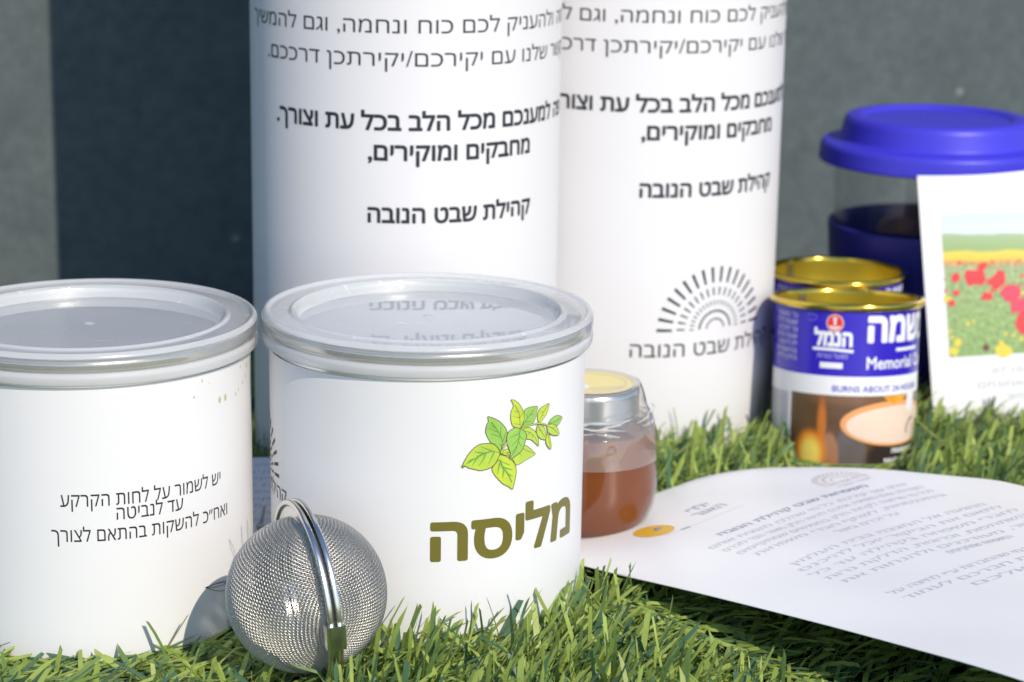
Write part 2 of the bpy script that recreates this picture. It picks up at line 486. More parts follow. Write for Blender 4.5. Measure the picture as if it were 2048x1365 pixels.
def make_tube(loc, turn, label):
    t = thing('printed_tube', label, 'paper tube', loc, (0, 0, R(turn)), 'white printed tubes')
    V, F = lathe([(0, 0.0), (TUBE_R - 0.001, 0.0), (TUBE_R, 0.001), (TUBE_R, TUBE_H - 0.001), (TUBE_R - 0.0012, TUBE_H), (TUBE_R - 0.002, TUBE_H - 0.001),
                  (TUBE_R - 0.002, 0.002), (0, 0.002)], 160)
    mesh_obj('tube_wall', V, F, M_tubepaper, t)
    return t
tube_a = make_tube((-0.0413, 0.825, 0.0), 0, 'tall white printed tube just behind the melissa can, its left side in shade')
lt = tube_print().lay('lettering', M_ink, on_cylinder(TUBE_R), tube_a, dx=0.003)
tube_b = make_tube((0.0503, 0.895, -0.002), 8.5, 'tall white printed tube with the whole sun emblem showing, beside the candle tins')
em = tube_emblem().lay('emblem', M_ink, on_cylinder(TUBE_R), tube_a, dx=0.003)
for src in (lt, em):
    c = src.copy(); COL.objects.link(c); c.parent = tube_b

# ------------------------------------------------------------------ seed cans with snap-on lids
CAN_R = 0.0500
def lid_profile(H):
    outer = rounded([(0.0517, H - 0.0098), (0.0522, H - 0.0094), (0.0524, H - 0.0072), (0.0518, H - 0.0058), (0.0523, H - 0.0046), (0.0523, H - 0.0012),
                     (0.0514, H), (0.0504, H), (0.0499, H - 0.0009), (0.0490, H - 0.0010), (0.0484, H - 0.0010), (0.0445, H - 0.0010), (0.0438, H - 0.0010), (0.0431, H - 0.0003), (0.0421, H - 0.0003),
                     (0.0412, H - 0.0028), (0.0404, H - 0.0040), (0.0398, H - 0.0040)], 0.0006, 3)
    outer += [(r, H - 0.0040 + 0.0008 * (1 - (r / 0.0394) ** 2)) for r in (0.0394, 0.038, 0.035, 0.031, 0.027, 0.023, 0.019, 0.015, 0.011, 0.007, 0.004, 0.0022, 0.0014)]
    top = outer + [(0.0010, H - 0.0028), (0.0, H - 0.0027)]
    inner = [(0.0512, H - 0.0098), (0.0517, H - 0.0070), (0.0513, H - 0.0058), (0.0517, H - 0.0046), (0.0517, H - 0.0016), (0.0500, H - 0.0012)]
    return list(reversed(inner[:-1])) + top

def make_can(loc, label, H, lbl_top, turn=0):
    t = thing('seed_can', label, 'tin can', loc, (0, 0, R(turn)), 'white seed cans with clear lids')
    V, F = lathe(rounded([(0, 0.0015), (0.0460, 0.0015), (0.0475, 0.0002), (0.0495, 0.0002), (0.0497, 0.003), (0.0497, H - 0.0120), (0.0494, H - 0.0100),
                          (0.0494, H - 0.0072)], 0.0005, 2), 160)
    body = mesh_obj('can_body', V, F, M_tin, t)
    V, F = lathe(rounded([(0.0488, H - 0.0066), (0.0498, H - 0.0066), (0.0508, H - 0.0056), (0.0510, H - 0.0034), (0.0500, H - 0.0022), (0.0485, H - 0.0026), (0.0482, H - 0.0075)], 0.0009, 5), 160)
    mesh_obj('rim', V, F, M_rim, body)
    V, F = lathe([(0.0482, H - 0.0066), (0.0470, H - 0.0071), (0.0, H - 0.0072)], 96)
    mesh_obj('foil_seal', V, F, M_foil, t)
    # paper sleeve, its top edge cut a touch unevenly
    n = 220; V = []; F = []
    zs = [0.0012] + [0.004 + (lbl_top - 0.006) * k / 6 for k in range(7)] + [lbl_top]
    for j, z in enumerate(zs):
        for k in range(n):
            a = 2 * math.pi * k / n
            w = 0.00035 * math.sin(a * 2 + 0.6) if j == len(zs) - 1 else 0
            V.append((CAN_R * math.sin(a), -CAN_R * math.cos(a), z + w))
    for j in range(len(zs) - 1):
        for k in range(n): F.append((j * n + k, j * n + (k + 1) % n, (j + 1) * n + (k + 1) % n, (j + 1) * n + k))
    lab = mesh_obj('label', V, F, M_paper, t)
    V, F = lathe(lid_profile(H), 160)
    mi = []
    for f in F:
        r = max(math.hypot(V[q][0], V[q][1]) for q in f); z = sum(V[q][2] for q in f) / len(f)
        mi.append(2 if r < 0.0403 else (0 if r < 0.0512 else (3 if H - 0.0058 < z < H - 0.0014 else 1)))
    mesh_obj('lid', V, F, [M_lid, M_skirt, M_floor, M_band], t, sharp=60, midx=mi)
    return t, lab

can_m, lab_m = make_can((-0.0267, 0.676, 0), 'white can printed with a green melissa sprig and a large olive word', 0.0992, 0.0880)
can_l, lab_l = make_can((-0.1322, 0.668, 0), 'white can with three printed lines of care instructions, cut off by the photo edge', 0.0972, 0.0862)

LEAVES = [
 ([(24.74, 64.66), (26.23, 65.6), (28.49, 65.78), (33.25, 65.9), (35.48, 64.62), (36.81, 63.35), (37.77, 62.35), (35.88, 61.61), (33.66, 61.0), (31.83, 60.3), (30.34, 60.17), (29.43, 61.59), (27.96, 63.2), (26.55, 63.79)],
   [[(25.15, 64.48), (28.8, 64.6), (30.54, 64.96), (32.65, 64.99), (34.54, 63.9), (37.17, 62.52)], [(30.54, 64.83), (32.39, 62.75)], [(26.82, 64.38), (29.71, 62.43)]]),
 ([(20.38, 76.57), (22.28, 75.88), (24.17, 74.79), (25.56, 73.36), (26.55, 71.98), (26.98, 70.66), (26.87, 69.42), (26.47, 68.21), (25.38, 66.85), (24.73, 65.17), (23.76, 66.68), (22.53, 67.7), (21.33, 68.59), (20.39, 70.2), (19.72, 71.89), (19.95, 73.74), (20.58, 75.18)],
   [[(21.5, 74.83), (23.13, 72.65), (24.51, 70.48), (25.36, 68.36), (24.86, 65.4)], [(22.86, 72.94), (21.26, 73.86)], [(23.95, 71.3), (20.74, 73.04)], [(24.93, 69.67), (21.29, 71.23)], [(24.64, 70.46), (24.74, 73.21)], [(25.5, 68.34), (26.56, 71.22)], [(25.1, 67.14), (22.39, 68.1)]]),
 ([(24.33, 64.21), (26.84, 63.37), (28.56, 62.1), (29.9, 60.37), (30.38, 58.26), (30.12, 56.26), (29.57, 54.06), (29.01, 52.75), (27.42, 53.89), (25.58, 55.05), (23.91, 56.8), (22.53, 58.62), (21.92, 60.09), (22.63, 61.27), (23.82, 62.51)],
   [[(24.41, 62.69), (25.49, 60.27), (27.49, 57.69), (28.83, 54.94)], [(24.77, 62.13), (28.02, 60.54)], [(25.77, 60.1), (28.91, 58.88)], [(24.51, 61.66), (23.75, 58.22)], [(25.92, 59.45), (25.55, 56.71)], [(27.49, 57.69), (29.08, 56.81)]]),
 ([(12.42, 61.51), (13.26, 63.52), (14.36, 65.33), (15.71, 66.86), (17.46, 68.09), (19.25, 68.35), (21.34, 68.21), (22.94, 67.4), (24.04, 66.01), (24.54, 64.94), (24.07, 63.49), (23.29, 62.07), (22.23, 61.06), (20.92, 60.38), (18.33, 60.02), (16.54, 60.51), (14.78, 61.03), (13.53, 61.75)],
   [[(12.42, 61.51), (15.49, 63.61), (19.29, 65.29), (21.9, 65.71), (24.54, 64.94)], [(19.16, 65.3), (16.22, 66.07)], [(21.9, 65.71), (18.23, 67.52)], [(19.81, 65.36), (19.18, 63.54), (17.67, 61.54)], [(17.51, 64.57), (16.51, 63.28), (15.64, 61.84)], [(22.57, 65.31), (21.92, 64.0), (20.77, 61.86)], [(15.0, 63.4), (13.76, 62.36)]]),
 ([(33.17, 77.03), (34.87, 77.56), (36.81, 77.5), (38.26, 77.17), (37.85, 75.47), (37.56, 74.01), (36.76, 72.63), (35.63, 72.07), (33.13, 71.37), (31.91, 71.49), (32.49, 72.35), (32.76, 74.33)],
   [[(31.91, 71.69), (34.31, 74.32), (36.83, 76.66)], [(34.31, 74.32), (33.65, 75.95)], [(35.08, 75.08), (36.87, 75.14)], [(33.4, 73.21), (35.94, 73.03)]]),
 ([(27.99, 80.93), (29.37, 80.61), (30.86, 79.4), (32.08, 77.71), (32.79, 76.09), (32.91, 74.3), (32.19, 72.66), (31.46, 71.51), (29.53, 72.19), (28.5, 73.21), (28.03, 75.29), (28.15, 77.28), (28.83, 78.69), (28.66, 79.84)],
   [[(29.4, 79.11), (30.91, 76.63), (31.42, 73.53), (31.54, 71.75)], [(30.76, 76.78), (29.14, 77.27)], [(31.3, 74.81), (28.89, 75.67)], [(31.3, 74.81), (32.42, 76.15)], [(31.52, 72.76), (29.21, 73.36)]]),
 ([(31.92, 70.93), (34.69, 71.35), (36.99, 69.93), (38.2, 68.3), (38.95, 66.12), (38.91, 64.6), (37.42, 65.91), (35.75, 67.24), (33.98, 67.93), (33.47, 69.66)],
   [[(32.22, 70.88), (35.05, 69.77), (37.38, 67.7), (38.8, 65.13)], [(35.05, 69.77), (34.13, 68.29)], [(36.37, 68.65), (36.06, 67.43)]]),
 ([(31.37, 71.53), (33.15, 70.48), (33.86, 69.09), (33.67, 67.6), (32.94, 65.7), (31.76, 64.13), (29.69, 63.07), (27.83, 62.46), (28.09, 64.2), (27.4, 66.07), (26.75, 68.18), (26.85, 70.18), (27.68, 71.32), (29.53, 72.06)],
   [[(31.37, 71.02), (30.94, 67.55), (29.95, 65.18), (27.97, 62.7)], [(31.07, 68.54), (28.48, 66.41)], [(31.2, 69.28), (32.75, 67.76)], [(30.95, 67.3), (32.02, 65.86)], [(30.52, 66.35), (28.66, 64.36)], [(31.28, 70.03), (27.86, 69.28)]]),
 ([(43.17, 77.23), (43.01, 75.99), (42.31, 74.36), (40.7, 72.9), (38.97, 71.97), (38.17, 73.89), (38.54, 75.6), (39.89, 76.73)],
   [[(42.99, 77.02), (40.65, 74.94), (38.79, 72.25)], [(40.65, 74.94), (39.23, 75.47)], [(39.96, 73.93), (41.21, 74.07)]]),
 ([(38.3, 71.33), (40.41, 70.8), (41.53, 69.43), (41.98, 66.27), (39.44, 67.04), (37.84, 69.13)],
   [[(38.47, 71.17), (39.73, 69.28), (41.6, 66.86)], [(39.73, 69.28), (38.51, 69.77)]]),
 ([(50.09, 71.39), (48.77, 69.9), (47.04, 69.39), (43.36, 70.83), (44.88, 72.3), (47.36, 72.57)],
   [[(49.63, 71.37), (46.56, 70.91), (43.55, 70.79)]]),
 ([(42.86, 68.13), (43.88, 66.37), (44.55, 63.92), (44.27, 62.57), (42.41, 64.39), (41.98, 66.52)],
   [[(42.87, 68.0), (43.32, 65.73), (44.18, 62.97)]]),
 ([(42.61, 70.48), (45.56, 70.23), (47.5, 68.65), (48.46, 66.24), (45.05, 66.89), (43.05, 68.34)],
   [[(42.61, 70.35), (45.39, 68.86), (48.23, 66.42)], [(45.39, 68.86), (46.19, 69.71)]]),
]
STEMS = [[(24.65, 64.93), (25.66, 66.43), (26.76, 67.8)], [(31.61, 71.23), (33.43, 71.82), (35.63, 72.12), (38.62, 71.91), (40.75, 71.37), (42.8, 70.44)], [(38.46, 71.94), (38.96, 72.22)], [(42.42, 70.52), (42.86, 68.13)]]


def wobble(pts, amp, seed):
    """a leaf outline smoothed and then toothed like a mint leaf"""
    P = [Vector(p) for p in pts]; n = len(P); out = []
    for i in range(n):
        p0, p1, p2, p3 = P[i - 1], P[i], P[(i + 1) % n], P[(i + 2) % n]
        for k in range(6):
            t = k / 6
            q = 0.5 * ((2 * p1) + (-p0 + p2) * t + (2 * p0 - 5 * p1 + 4 * p2 - p3) * t * t + (-p0 + 3 * p1 - 3 * p2 + p3) * t ** 3)
            out.append(q)
    m = len(out); res = []
    for i, q in enumerate(out):
        tg = (out[(i + 1) % m] - out[i - 1]); 
        if tg.length < 1e-9: continue
        tg.normalize(); nrm = Vector((tg.y, -tg.x))
        res.append(tuple(q - nrm * amp * ((i % 3) / 3 - 0.33)))
    return res

def melissa():
    f = Flat(); mm = 0.001
    fills = []
    for i, (outl, veins) in enumerate(LEAVES):
        big = i in (1, 2, 3, 7)
        pts = wobble([(x * mm, y * mm) for x, y in outl], 0.00022 if big else 0.00010, i)
        d = 0.00003 * i
        f.poly(pts, 1 + i % 3, d)
        # paler margin and a greener half beside the midrib
        mid = [(x * mm, y * mm) for x, y in veins[0]]
        f.line(pts + [pts[0]], 0.00026 if big else 0.0002, 0, d + 0.00001)
        if big: f.line(mid, 0.0011, 4, d + 0.000006, taper=0.4)
        f.line(mid, 0.00021, 5, d + 0.000012, taper=0.7)
        for v in veins[1:]:
            v = [(x * mm, y * mm) for x, y in v]
            if big: f.line(v, 0.0009, 4, d + 0.000006, taper=0.2)
            f.line(v, 0.00017, 5, d + 0.000012, taper=0.5)
    for k, s in enumerate(STEMS):
        s = [(x * mm, y * mm) for x, y in s]
        f.line(s, 0.0007 if k == 0 else 0.0005, 0, 0.00042); f.line(s, 0.00045 if k == 0 else 0.0003, 1, 0.00044)
    return f
leaf_mats = [pmat('leaf_outline_ink', (0.16, 0.12, 0.05), 0.4), pmat('leaf_lime_ink', (0.46, 0.62, 0.08), 0.4, noise=0.25, nscale=220),
             pmat('leaf_green_ink', (0.30, 0.55, 0.10), 0.4, noise=0.3, nscale=200), pmat('leaf_yellow_ink', (0.52, 0.64, 0.06), 0.4, noise=0.22, nscale=240),
             pmat('leaf_deep_ink', (0.27, 0.52, 0.09), 0.4, noise=0.2, nscale=200), pmat('leaf_vein_ink', (0.10, 0.15, 0.03), 0.4)]
melissa().lay('leaf_drawing', leaf_mats, on_cylinder(CAN_R, 0.00006), lab_m, dx=0.0025)

def can_word():
    f = Flat(); a = lambda deg: R(deg) * CAN_R
    f.text('מליסה', a(3.5), a(66.0), 0.0326, 0.0113, bold=0.034, res=6)
    return f
can_word().lay('lettering', M_olive, on_cylinder(CAN_R), lab_m, dx=0.002)
def can_logo():
    f = Flat(); a = lambda deg: R(deg) * CAN_R
    cx, cy = a(-87), 0.0478
    f.arcs(cx, cy, 0.0150, 0.0197, 16, 0.0010, 0.0012, a0=4, a1=176)
    f.arcs(cx, cy, 0.0110, 0.0134, 16, 0.0007, 0.0009, a0=4, a1=176)
    f.arcs(cx, cy, 0.0078, 0.0096, 18, 0.0006, 0.0007, a0=4, a1=176)
    f.text('קהילת שבט הנובה', a(-116), a(-58), 0.0417, 0.0042, bold=0.0)
    return f
can_logo().lay('emblem', M_ink_can, on_cylinder(CAN_R), lab_m, dx=0.002)

def care_text():
    f = Flat(); a = lambda deg: R(deg) * CAN_R
    f.text('יש לשמור על לחות הקרקע', a(-0.4), a(60.5), 0.0503, 0.0037)
    f.text('עד לנביטה', a(18.3), a(42.6), 0.0457, 0.0037)
    f.text('ואח״כ להשקות בהתאם לצורך', a(-3.8), a(64.2), 0.0394, 0.0037)
    return f
care_text().lay('lettering', M_ink_can, on_cylinder(CAN_R), lab_l, dx=0.0025)
def faded_emblem():
    f = Flat(); a = lambda deg: R(deg) * CAN_R
    for dg, z, w, h in [(48.2, .0799, .0006, .001), (60.9, .0767, .0011, .0022), (64.3, .0768, .001, .0024), (71.6, .0763, .0006, .0012), (74, .0771, .0005, .0012), (52, .0843, .0004, .0012),
                        (78, .0785, .0006, .0014), (81.2, .0800, .0006, .0014), (55.5, .0829, .0003, .0006), (83, .083, .0006, .002), (76, .0840, .0004, .0008)]:
        f.ellipse(a(dg), z, w * 0.55, h * 0.5, n=14)
    return f
faded_emblem().lay('worn_emblem', pmat('faded_olive_ink', (0.50, 0.52, 0.28), 0.45, noise=0.3, nscale=500), on_cylinder(CAN_R), lab_l)
def sketch():
    f = Flat(); a = lambda deg: R(deg) * CAN_R
    def leaf(p, q, w, m):
        P, Q = Vector(p), Vector(q); d = Q - P; n = Vector((-d.y, d.x)).normalized() * w
        for s in (1, -1):
            f.line([tuple(P + d * t + n * s * math.sin(math.pi * t)) for t in [k / 10 for k in range(11)]], 0.00016, m)
    leaf((a(51.5), .0187), (a(69), .0146), 0.0013, 0); leaf((a(52), .0185), (a(66), .0172), 0.0006, 0)
    leaf((a(70), .0228), (a(65), .0310), 0.0006, 1); leaf((a(76), .0225), (a(74.5), .0330), 0.0004, 1); leaf((a(82), .026), (a(81), .033), 0.0004, 1)
    return f
sketch().lay('plant_sketch', [M_ink_can, pmat('pale_grey_ink', (0.35, 0.35, 0.37), 0.5)], on_cylinder(CAN_R), lab_l)

# ------------------------------------------------------------------ ball tea infuser
def infuser():
    c = Vector((-0.0588, 0.606, 0.0288)); RB = 0.0229
    t = thing('tea_infuser', 'round stainless steel mesh tea infuser lying in the grass against the two cans', 'tea infuser', c)
    chrome = pmat('stainless_steel', (0.70, 0.69, 0.66), 0.22, 1.0, noise=0.08, nscale=90, rvar=0.08)
    wire = pmat('steel_wire', (0.60, 0.58, 0.55), 0.34, 1.0)
    # local axis: X points out of the left half; ring lies in the local YZ plane
    yaw, roll = R(22), R(5.0)
    ax = Vector((-math.cos(yaw), -math.sin(yaw), 0)).normalized()
    ax = (Matrix.Rotation(roll, 3, Vector((0, 1, 0))).inverted() @ ax).normalized()
    zz = Vector((0, 0, 1)); zz = (zz - ax * zz.dot(ax)).normalized(); yy = zz.cross(ax)
    M = Matrix((ax, yy, zz)).transposed()
    def half(sgn, spin, squash):
        Vs, Fs = [], []
        pitch = 0.00082; rw = 0.000152; edge = math.pi / 2 * 0.985
        L = RB * edge; n = int(L / pitch)
        cs, sn = math.cos(spin), math.sin(spin)
        for fam in (0, 1):
            for i in range(-n, n + 1):
                u = i * pitch; vm = math.sqrt(max(0, L * L - u * u))
                if vm < 0.002: continue
                m = max(6, int(2 * vm / (pitch / 2)))
                path = []
                for k in range(m + 1):
                    v = -vm + 2 * vm * k / m
                    p, q = (u, v) if fam == 0 else (v, u)
                    rr = math.hypot(p, q); ang = rr / RB; th = math.atan2(q, p) + spin
                    wv = 0.00011 * math.cos(math.pi * v / pitch) * (1 if (i + fam) % 2 else -1)
                    r = RB + wv
                    path.append(Vector((sgn * (math.cos(ang) * r * squash + 0.0006), math.sin(ang) * r * math.cos(th), math.sin(ang) * r * math.sin(th))))
                a, b = tube(path, rw, 4, caps=False)
                o = len(Vs); Vs += [M @ x for x in a]; Fs += [tuple(j + o for j in f) for f in b]
        return Vs, Fs
    V, F = half(1, R(38), 1.0); mesh_obj('mesh_half', V, F, wire, t, sharp=0)
    V, F = half(-1, R(52), 0.99); mesh_obj('mesh_half', V, F, wire, t, sharp=0)
    def ring(x0, sgn):
        # flat flange with a rolled outer bead
        prof = rounded([(RB - 0.0006, x0 + sgn * 0.0016), (RB + 0.0002, x0 + sgn * 0.0008), (RB + 0.0032, x0 + sgn * 0.0006), (RB + 0.0040, x0 + sgn * 0.0019),
                        (RB + 0.0052, x0 + sgn * 0.0017), (RB + 0.0052, x0 + sgn * 0.0001), (RB - 0.0006, x0)], 0.0006, 4)
        V, F = lathe(prof, 128, closed=True)
        return [M @ Vector((z, -y, x)) for x, y, z in V], [tuple(f) for f in F]
    for x0, s in ((0.0002, 1), (-0.0004, -1)):
        V, F = ring(x0, s); mesh_obj('ring', V, F, chrome, t)
    # spring clip that squeezes the two rings together, low on the near side
    Vc, Fc = [], []
    prof = [(RB + 0.0016, 0.0028), (RB + 0.0056, 0.0028), (RB + 0.0064, 0.0020), (RB + 0.0064, -0.0022), (RB + 0.0056, -0.0030), (RB + 0.0016, -0.0030)]
    prof = rounded(prof + [prof[0]], 0.0006, 2)[:-1]
    angs = [R(1 - k * 1.9) for k in range(9)]
    for a in angs:
        for r, x in prof: Vc.append(M @ Vector((x, r * math.cos(a), r * math.sin(a))))
    k = len(prof)
    for i in range(len(angs) - 1):
        for j in range(k): Fc.append((i * k + j, i * k + (j + 1) % k, (i + 1) * k + (j + 1) % k, (i + 1) * k + j))
    Fc += [tuple(range(k)), tuple(reversed(range((len(angs) - 1) * k, len(angs) * k)))]
    mesh_obj('clip', Vc, Fc, chrome, t)
    # the handle runs on from the clip along the rings into the grass
    path = [M @ Vector((0, (RB + 0.0040) * math.cos(R(a)), (RB + 0.0040) * math.sin(R(a)))) for a in range(-12, -70, -4)]
    V, F = tube(path, 0.0019, 12); mesh_obj('handle', V, F, chrome, t)
infuser()

# ------------------------------------------------------------------ bent printed page on the grass
PO, PU, PV = Vector((0.0244, 0.6869)), Vector((0.79, 0.613)), Vector((0.613, -0.79))
FRONT = [(-0.03, 0.745, 0.003), (0.0, 0.717, 0.006), (0.0244, 0.687, 0.0095), (0.0436, 0.6626, 0.014), (0.0796, 0.6168, 0.022), (0.105, 0.5814, 0.027), (0.1363, 0.5412, 0.032), (0.22, 0.43, 0.036)]
CREST = [(-0.03, 0.74, 0.003), (0.0, 0.752, 0.004), (0.0244, 0.759, 0.006), (0.0529, 0.763, 0.010), (0.0805, 0.7694, 0.017), (0.1057, 0.7672, 0.020), (0.1396, 0.7533, 0.023), (0.1797, 0.7345, 0.0255), (0.26, 0.69, 0.027)]
def interp(tab, x):
    xs = [p[0] for p in tab]
    w = np.linspace(-0.016, 0.016, 9) + x
    return float(np.interp(w, xs, [p[1] for p in tab]).mean()), float(np.interp(w, xs, [p[2] for p in tab]).mean())
def page_z(x, y):
    yf, zf = interp(FRONT, x); yc, zc = interp(CREST, x)
    if yc - yf < 1e-4: return zc
    t = (y - yf) / (yc - yf)
    if t <= 1: return zf + (zc - zf) * t + 0.0022 * 4 * max(0, t) * (1 - t)
    e = y - yc
    return max(0.003, zc - (0.0022 * 4 / (yc - yf)) * e * 0.3 - 0.18 * e - 5.0 * e * e)
def page_pt(u, v, lift=0.0):
    q = PO + PU * u + PV * v
    rip = 0.00035 * math.sin(u * 62 + v * 30) * math.sin(v * 48 + 0.8) + 0.0002 * math.sin(u * 120 - v * 70)
    return Vector((q.x, q.y, page_z(q.x, q.y) + rip + lift))
M_sheet = pmat('white_sheet_paper', (0.85, 0.845, 0.85), 0.38, noise=0.012, nscale=40, bump=0.04, bscale=200, spec=0.45)
M_greyprint = pmat('grey_print', (0.56, 0.58, 0.65), 0.5)
M_blueprint = pmat('blue_grey_print', (0.27, 0.31, 0.42), 0.5)
M_tanprint = pmat('pale_tan_print', (0.60, 0.56, 0.54), 0.5)
M_orange = pmat('orange_print', (0.78, 0.46, 0.035), 0.45)
def page():
    nu, nv = 60, 120; V = []; F = []
    u0, u1, v0, v1 = 0.0, 0.148, -0.043, 0.260
    for layer in (0.0, -0.00025):
        for j in range(nv + 1):
            for i in range(nu + 1):
                V.append(page_pt(u0 + (u1 - u0) * i / nu, v0 + (v1 - v0) * j / nv, layer))
    N1 = (nu + 1) * (nv + 1); W = nu + 1
    for j in range(nv):
        for i in range(nu):
            a = j * W + i
            F.append((a, a + W, a + W + 1, a + 1)); F.append((a + N1, a + 1 + N1, a + W + 1 + N1, a + W + N1))
    for i in range(nu):
        F.append((i, i + 1, i + 1 + N1, i + N1)); b = nv * W + i; F.append((b + 1, b, b + N1, b + 1 + N1))
    for j in range(nv):
        a = j * W; F.append((a + W, a, a + N1, a + W + N1)); b = a + nu; F.append((b, b + W, b + W + N1, b + N1))
    o = mesh_obj('printed_page', V, F, M_sheet, sharp=60)
    tag(o, 'large white printed page bent over the grass in front of the candle tins', 'paper')
    f = Flat(); c = 0.074
    # y = -v: up the page
    f.ellipse(0.0325, 0.0016, 0.0070, 0.0070, 3, d=0.00001)
    for k, s in enumerate([(0.0335, 0.0004, 0.0352, 0.0040), (0.0322, 0.0010, 0.0365, 0.0014), (0.0345, 0.0026, 0.0368, 0.0030)]):
        f.line([(s[0], s[1]), ((s[0] + s[2]) / 2, s[3]), (s[2], s[1] + 0.001)], 0.0008, 0, 0.00003)
    f.text('ילדי', 0.0625, None, 0.0052, 0.0042, 0, anchor='r'); f.text('האור', 0.0640, None, -0.0012, 0.0042, 0, anchor='r')
    f.rect(0.030, -0.0068, 0.066, -0.0065, 1); f.rect(0.0375, -0.0072, 0.0415, -0.0060, 0)
    f.arcs(0.109, -0.0110, 0.0080, 0.0104, 18, 0.0006, 0.0008, 2); f.arcs(0.109, -0.0110, 0.0054, 0.0070, 18, 0.0004, 0.0006, 2); f.ring(0.109, -0.011, 0.0035, 0.0005, 2)
    f.text('קהילת שבט הנובה', 0.0985, 0.1195, -0.0148, 0.0024, 2); f.text('שבט הנובה', 0.1010, 0.1175, -0.0185, 0.0020, 2)
    f.text('משפחות שבט קהילת הנובה', 0.0385, 0.1085, -0.0252, 0.0030, 0, bold=0.012)
    body = [(-0.0330, 'שלנו עם יקירכם, כל מי שהלכו להנציח אותם', 0.0275, 0.1200), (-0.0392, 'הקהילה שלנו מזמינה אתכם להיות חלק מאור הנר לזכרם', 0.0280, 0.1215),
            (-0.0454, 'לכל מי שרוצה לקחת חלק במפגשים שמתקיימים', 0.0285, 0.1205), (-0.0516, 'והתכנסויות, לשתף חברי משפחות', 0.0300, 0.1190), (-0.0580, 'על זכרם באור', 0.0590, 0.0890),
            (-0.0690, 'ההגעה אל המצבה בבית העלמין', 0.0290, 0.1190), (-0.0752, 'לתאם את הביקור יוכל להיכנס', 0.0262, 0.1205), (-0.0815, 'לחברי משפחה בקהילה עד כל', 0.0250, 0.1215),
            (-0.0878, 'בהשתתפות, זכרונות, הדלקת נרות', 0.0250, 0.1220), (-0.0941, 'לאשר, מעודכנים ולהנחות את', 0.0255, 0.1220), (-0.0998, 'המשפחות שמתקיימים', 0.0660, 0.0960),
            (-0.1128, 'להתחבר עם כל מי שהחברות ע״י לחיצה על', 0.0260, 0.1220), (-0.1190, 'הוא לאשר את חברכם לעמוד', 0.0255, 0.1220), (-0.1255, 'רמת שלכם', 0.0480, 0.0990)]
    for y, s, a, b in body: f.text(s, a, b, y, 0.0027, 1, res=2)
    f.lay('page_print', [M_blueprint, M_greyprint, M_tanprint, M_orange], lambda x, y, d: page_pt(x, -y, 0.00009 + d), o, dx=0.004, dy=0.004)
page()

# a second sheet lies in the gap between the two cans
def leaflet():
    c = Vector((-0.0865, 0.7430)); a = R(6)
    U, W = Vector((math.cos(a), math.sin(a))), Vector((-math.sin(a), math.cos(a)))
    def pt(x, y, d=0.0):
        q = c + U * x + W * y
        return Vector((q.x, q.y, 0.0125 + 0.05 * (y + 0.04) - 0.3 * x * x + d))
    hw, hh = 0.0185, 0.038
    V, F = [], []
    n = 12
    for lay in (0, -0.0002):
        for j in range(n + 1):
            for i in range(n + 1): V.append(pt(-hw + 2 * hw * i / n, -hh + 2 * hh * j / n, lay))
    W1 = n + 1; N1 = W1 * W1
    for j in range(n):
        for i in range(n):
            b = j * W1 + i; F.append((b, b + 1, b + W1 + 1, b + W1)); F.append((b + N1, b + W1 + N1, b + W1 + 1 + N1, b + 1 + N1))
    for i in range(n):
        F.append((i + 1, i, i + N1, i + 1 + N1)); b = n * W1 + i; F.append((b, b + 1, b + 1 + N1, b + N1))
        b = i * W1; F.append((b, b + W1, b + W1 + N1, b + N1)); b = i * W1 + n; F.append((b + W1, b, b + N1, b + W1 + N1))
    o = mesh_obj('leaflet', V, F, M_sheet)
    tag(o, 'small printed sheet seen in the narrow gap between the two white cans', 'paper')
    f = Flat()
    for k in range(9):
        f.text(['שבט קהילת הנובה', 'עם יקירכם', 'כוח ונחמה וגם', 'קהילת שבט'][k % 4], -0.015, 0.015, 0.028 - 0.0068 * k, 0.0024, 0, res=2)
    f.lay('page_print', M_greyprint, lambda x, y, d: pt(x, y, 0.0001), o, dx=0.006)
leaflet()

def pin():
    base = Vector((-0.0832, 0.700, 0.0))
    m = pmat('clear_resin', (0.9, 0.9, 0.9), 0.15, trans=0.15, ior=1.45)
    t = thing('ball_pin', 'tiny clear pin with a round bead between the cans behind the mesh infuser', 'pin', base)
    V, F = lathe([(0.00155 * math.sin(math.pi * k / 12), 0.0170 - 0.00155 * math.cos(math.pi * k / 12)) if 0 < k < 12 else (0, 0.0170 - 0.00155 * math.cos(math.pi * k / 12)) for k in range(13)], 24)
    mesh_obj('bead', V, F, m, t)
    V, F = tube([(0, 0, 0.0), (0.0001, 0, 0.010), (0.0001, 0, 0.0156)], 0.0005, 10); mesh_obj('shaft', V, F, m, t)
    V, F = tube([(0, 0, 0.0182), (0.0006, 0, 0.0205), (0.0014, 0, 0.0246)], [0.0007, 0.0006, 0.0004], 10); mesh_obj('stem', V, F, m, t)
pin()

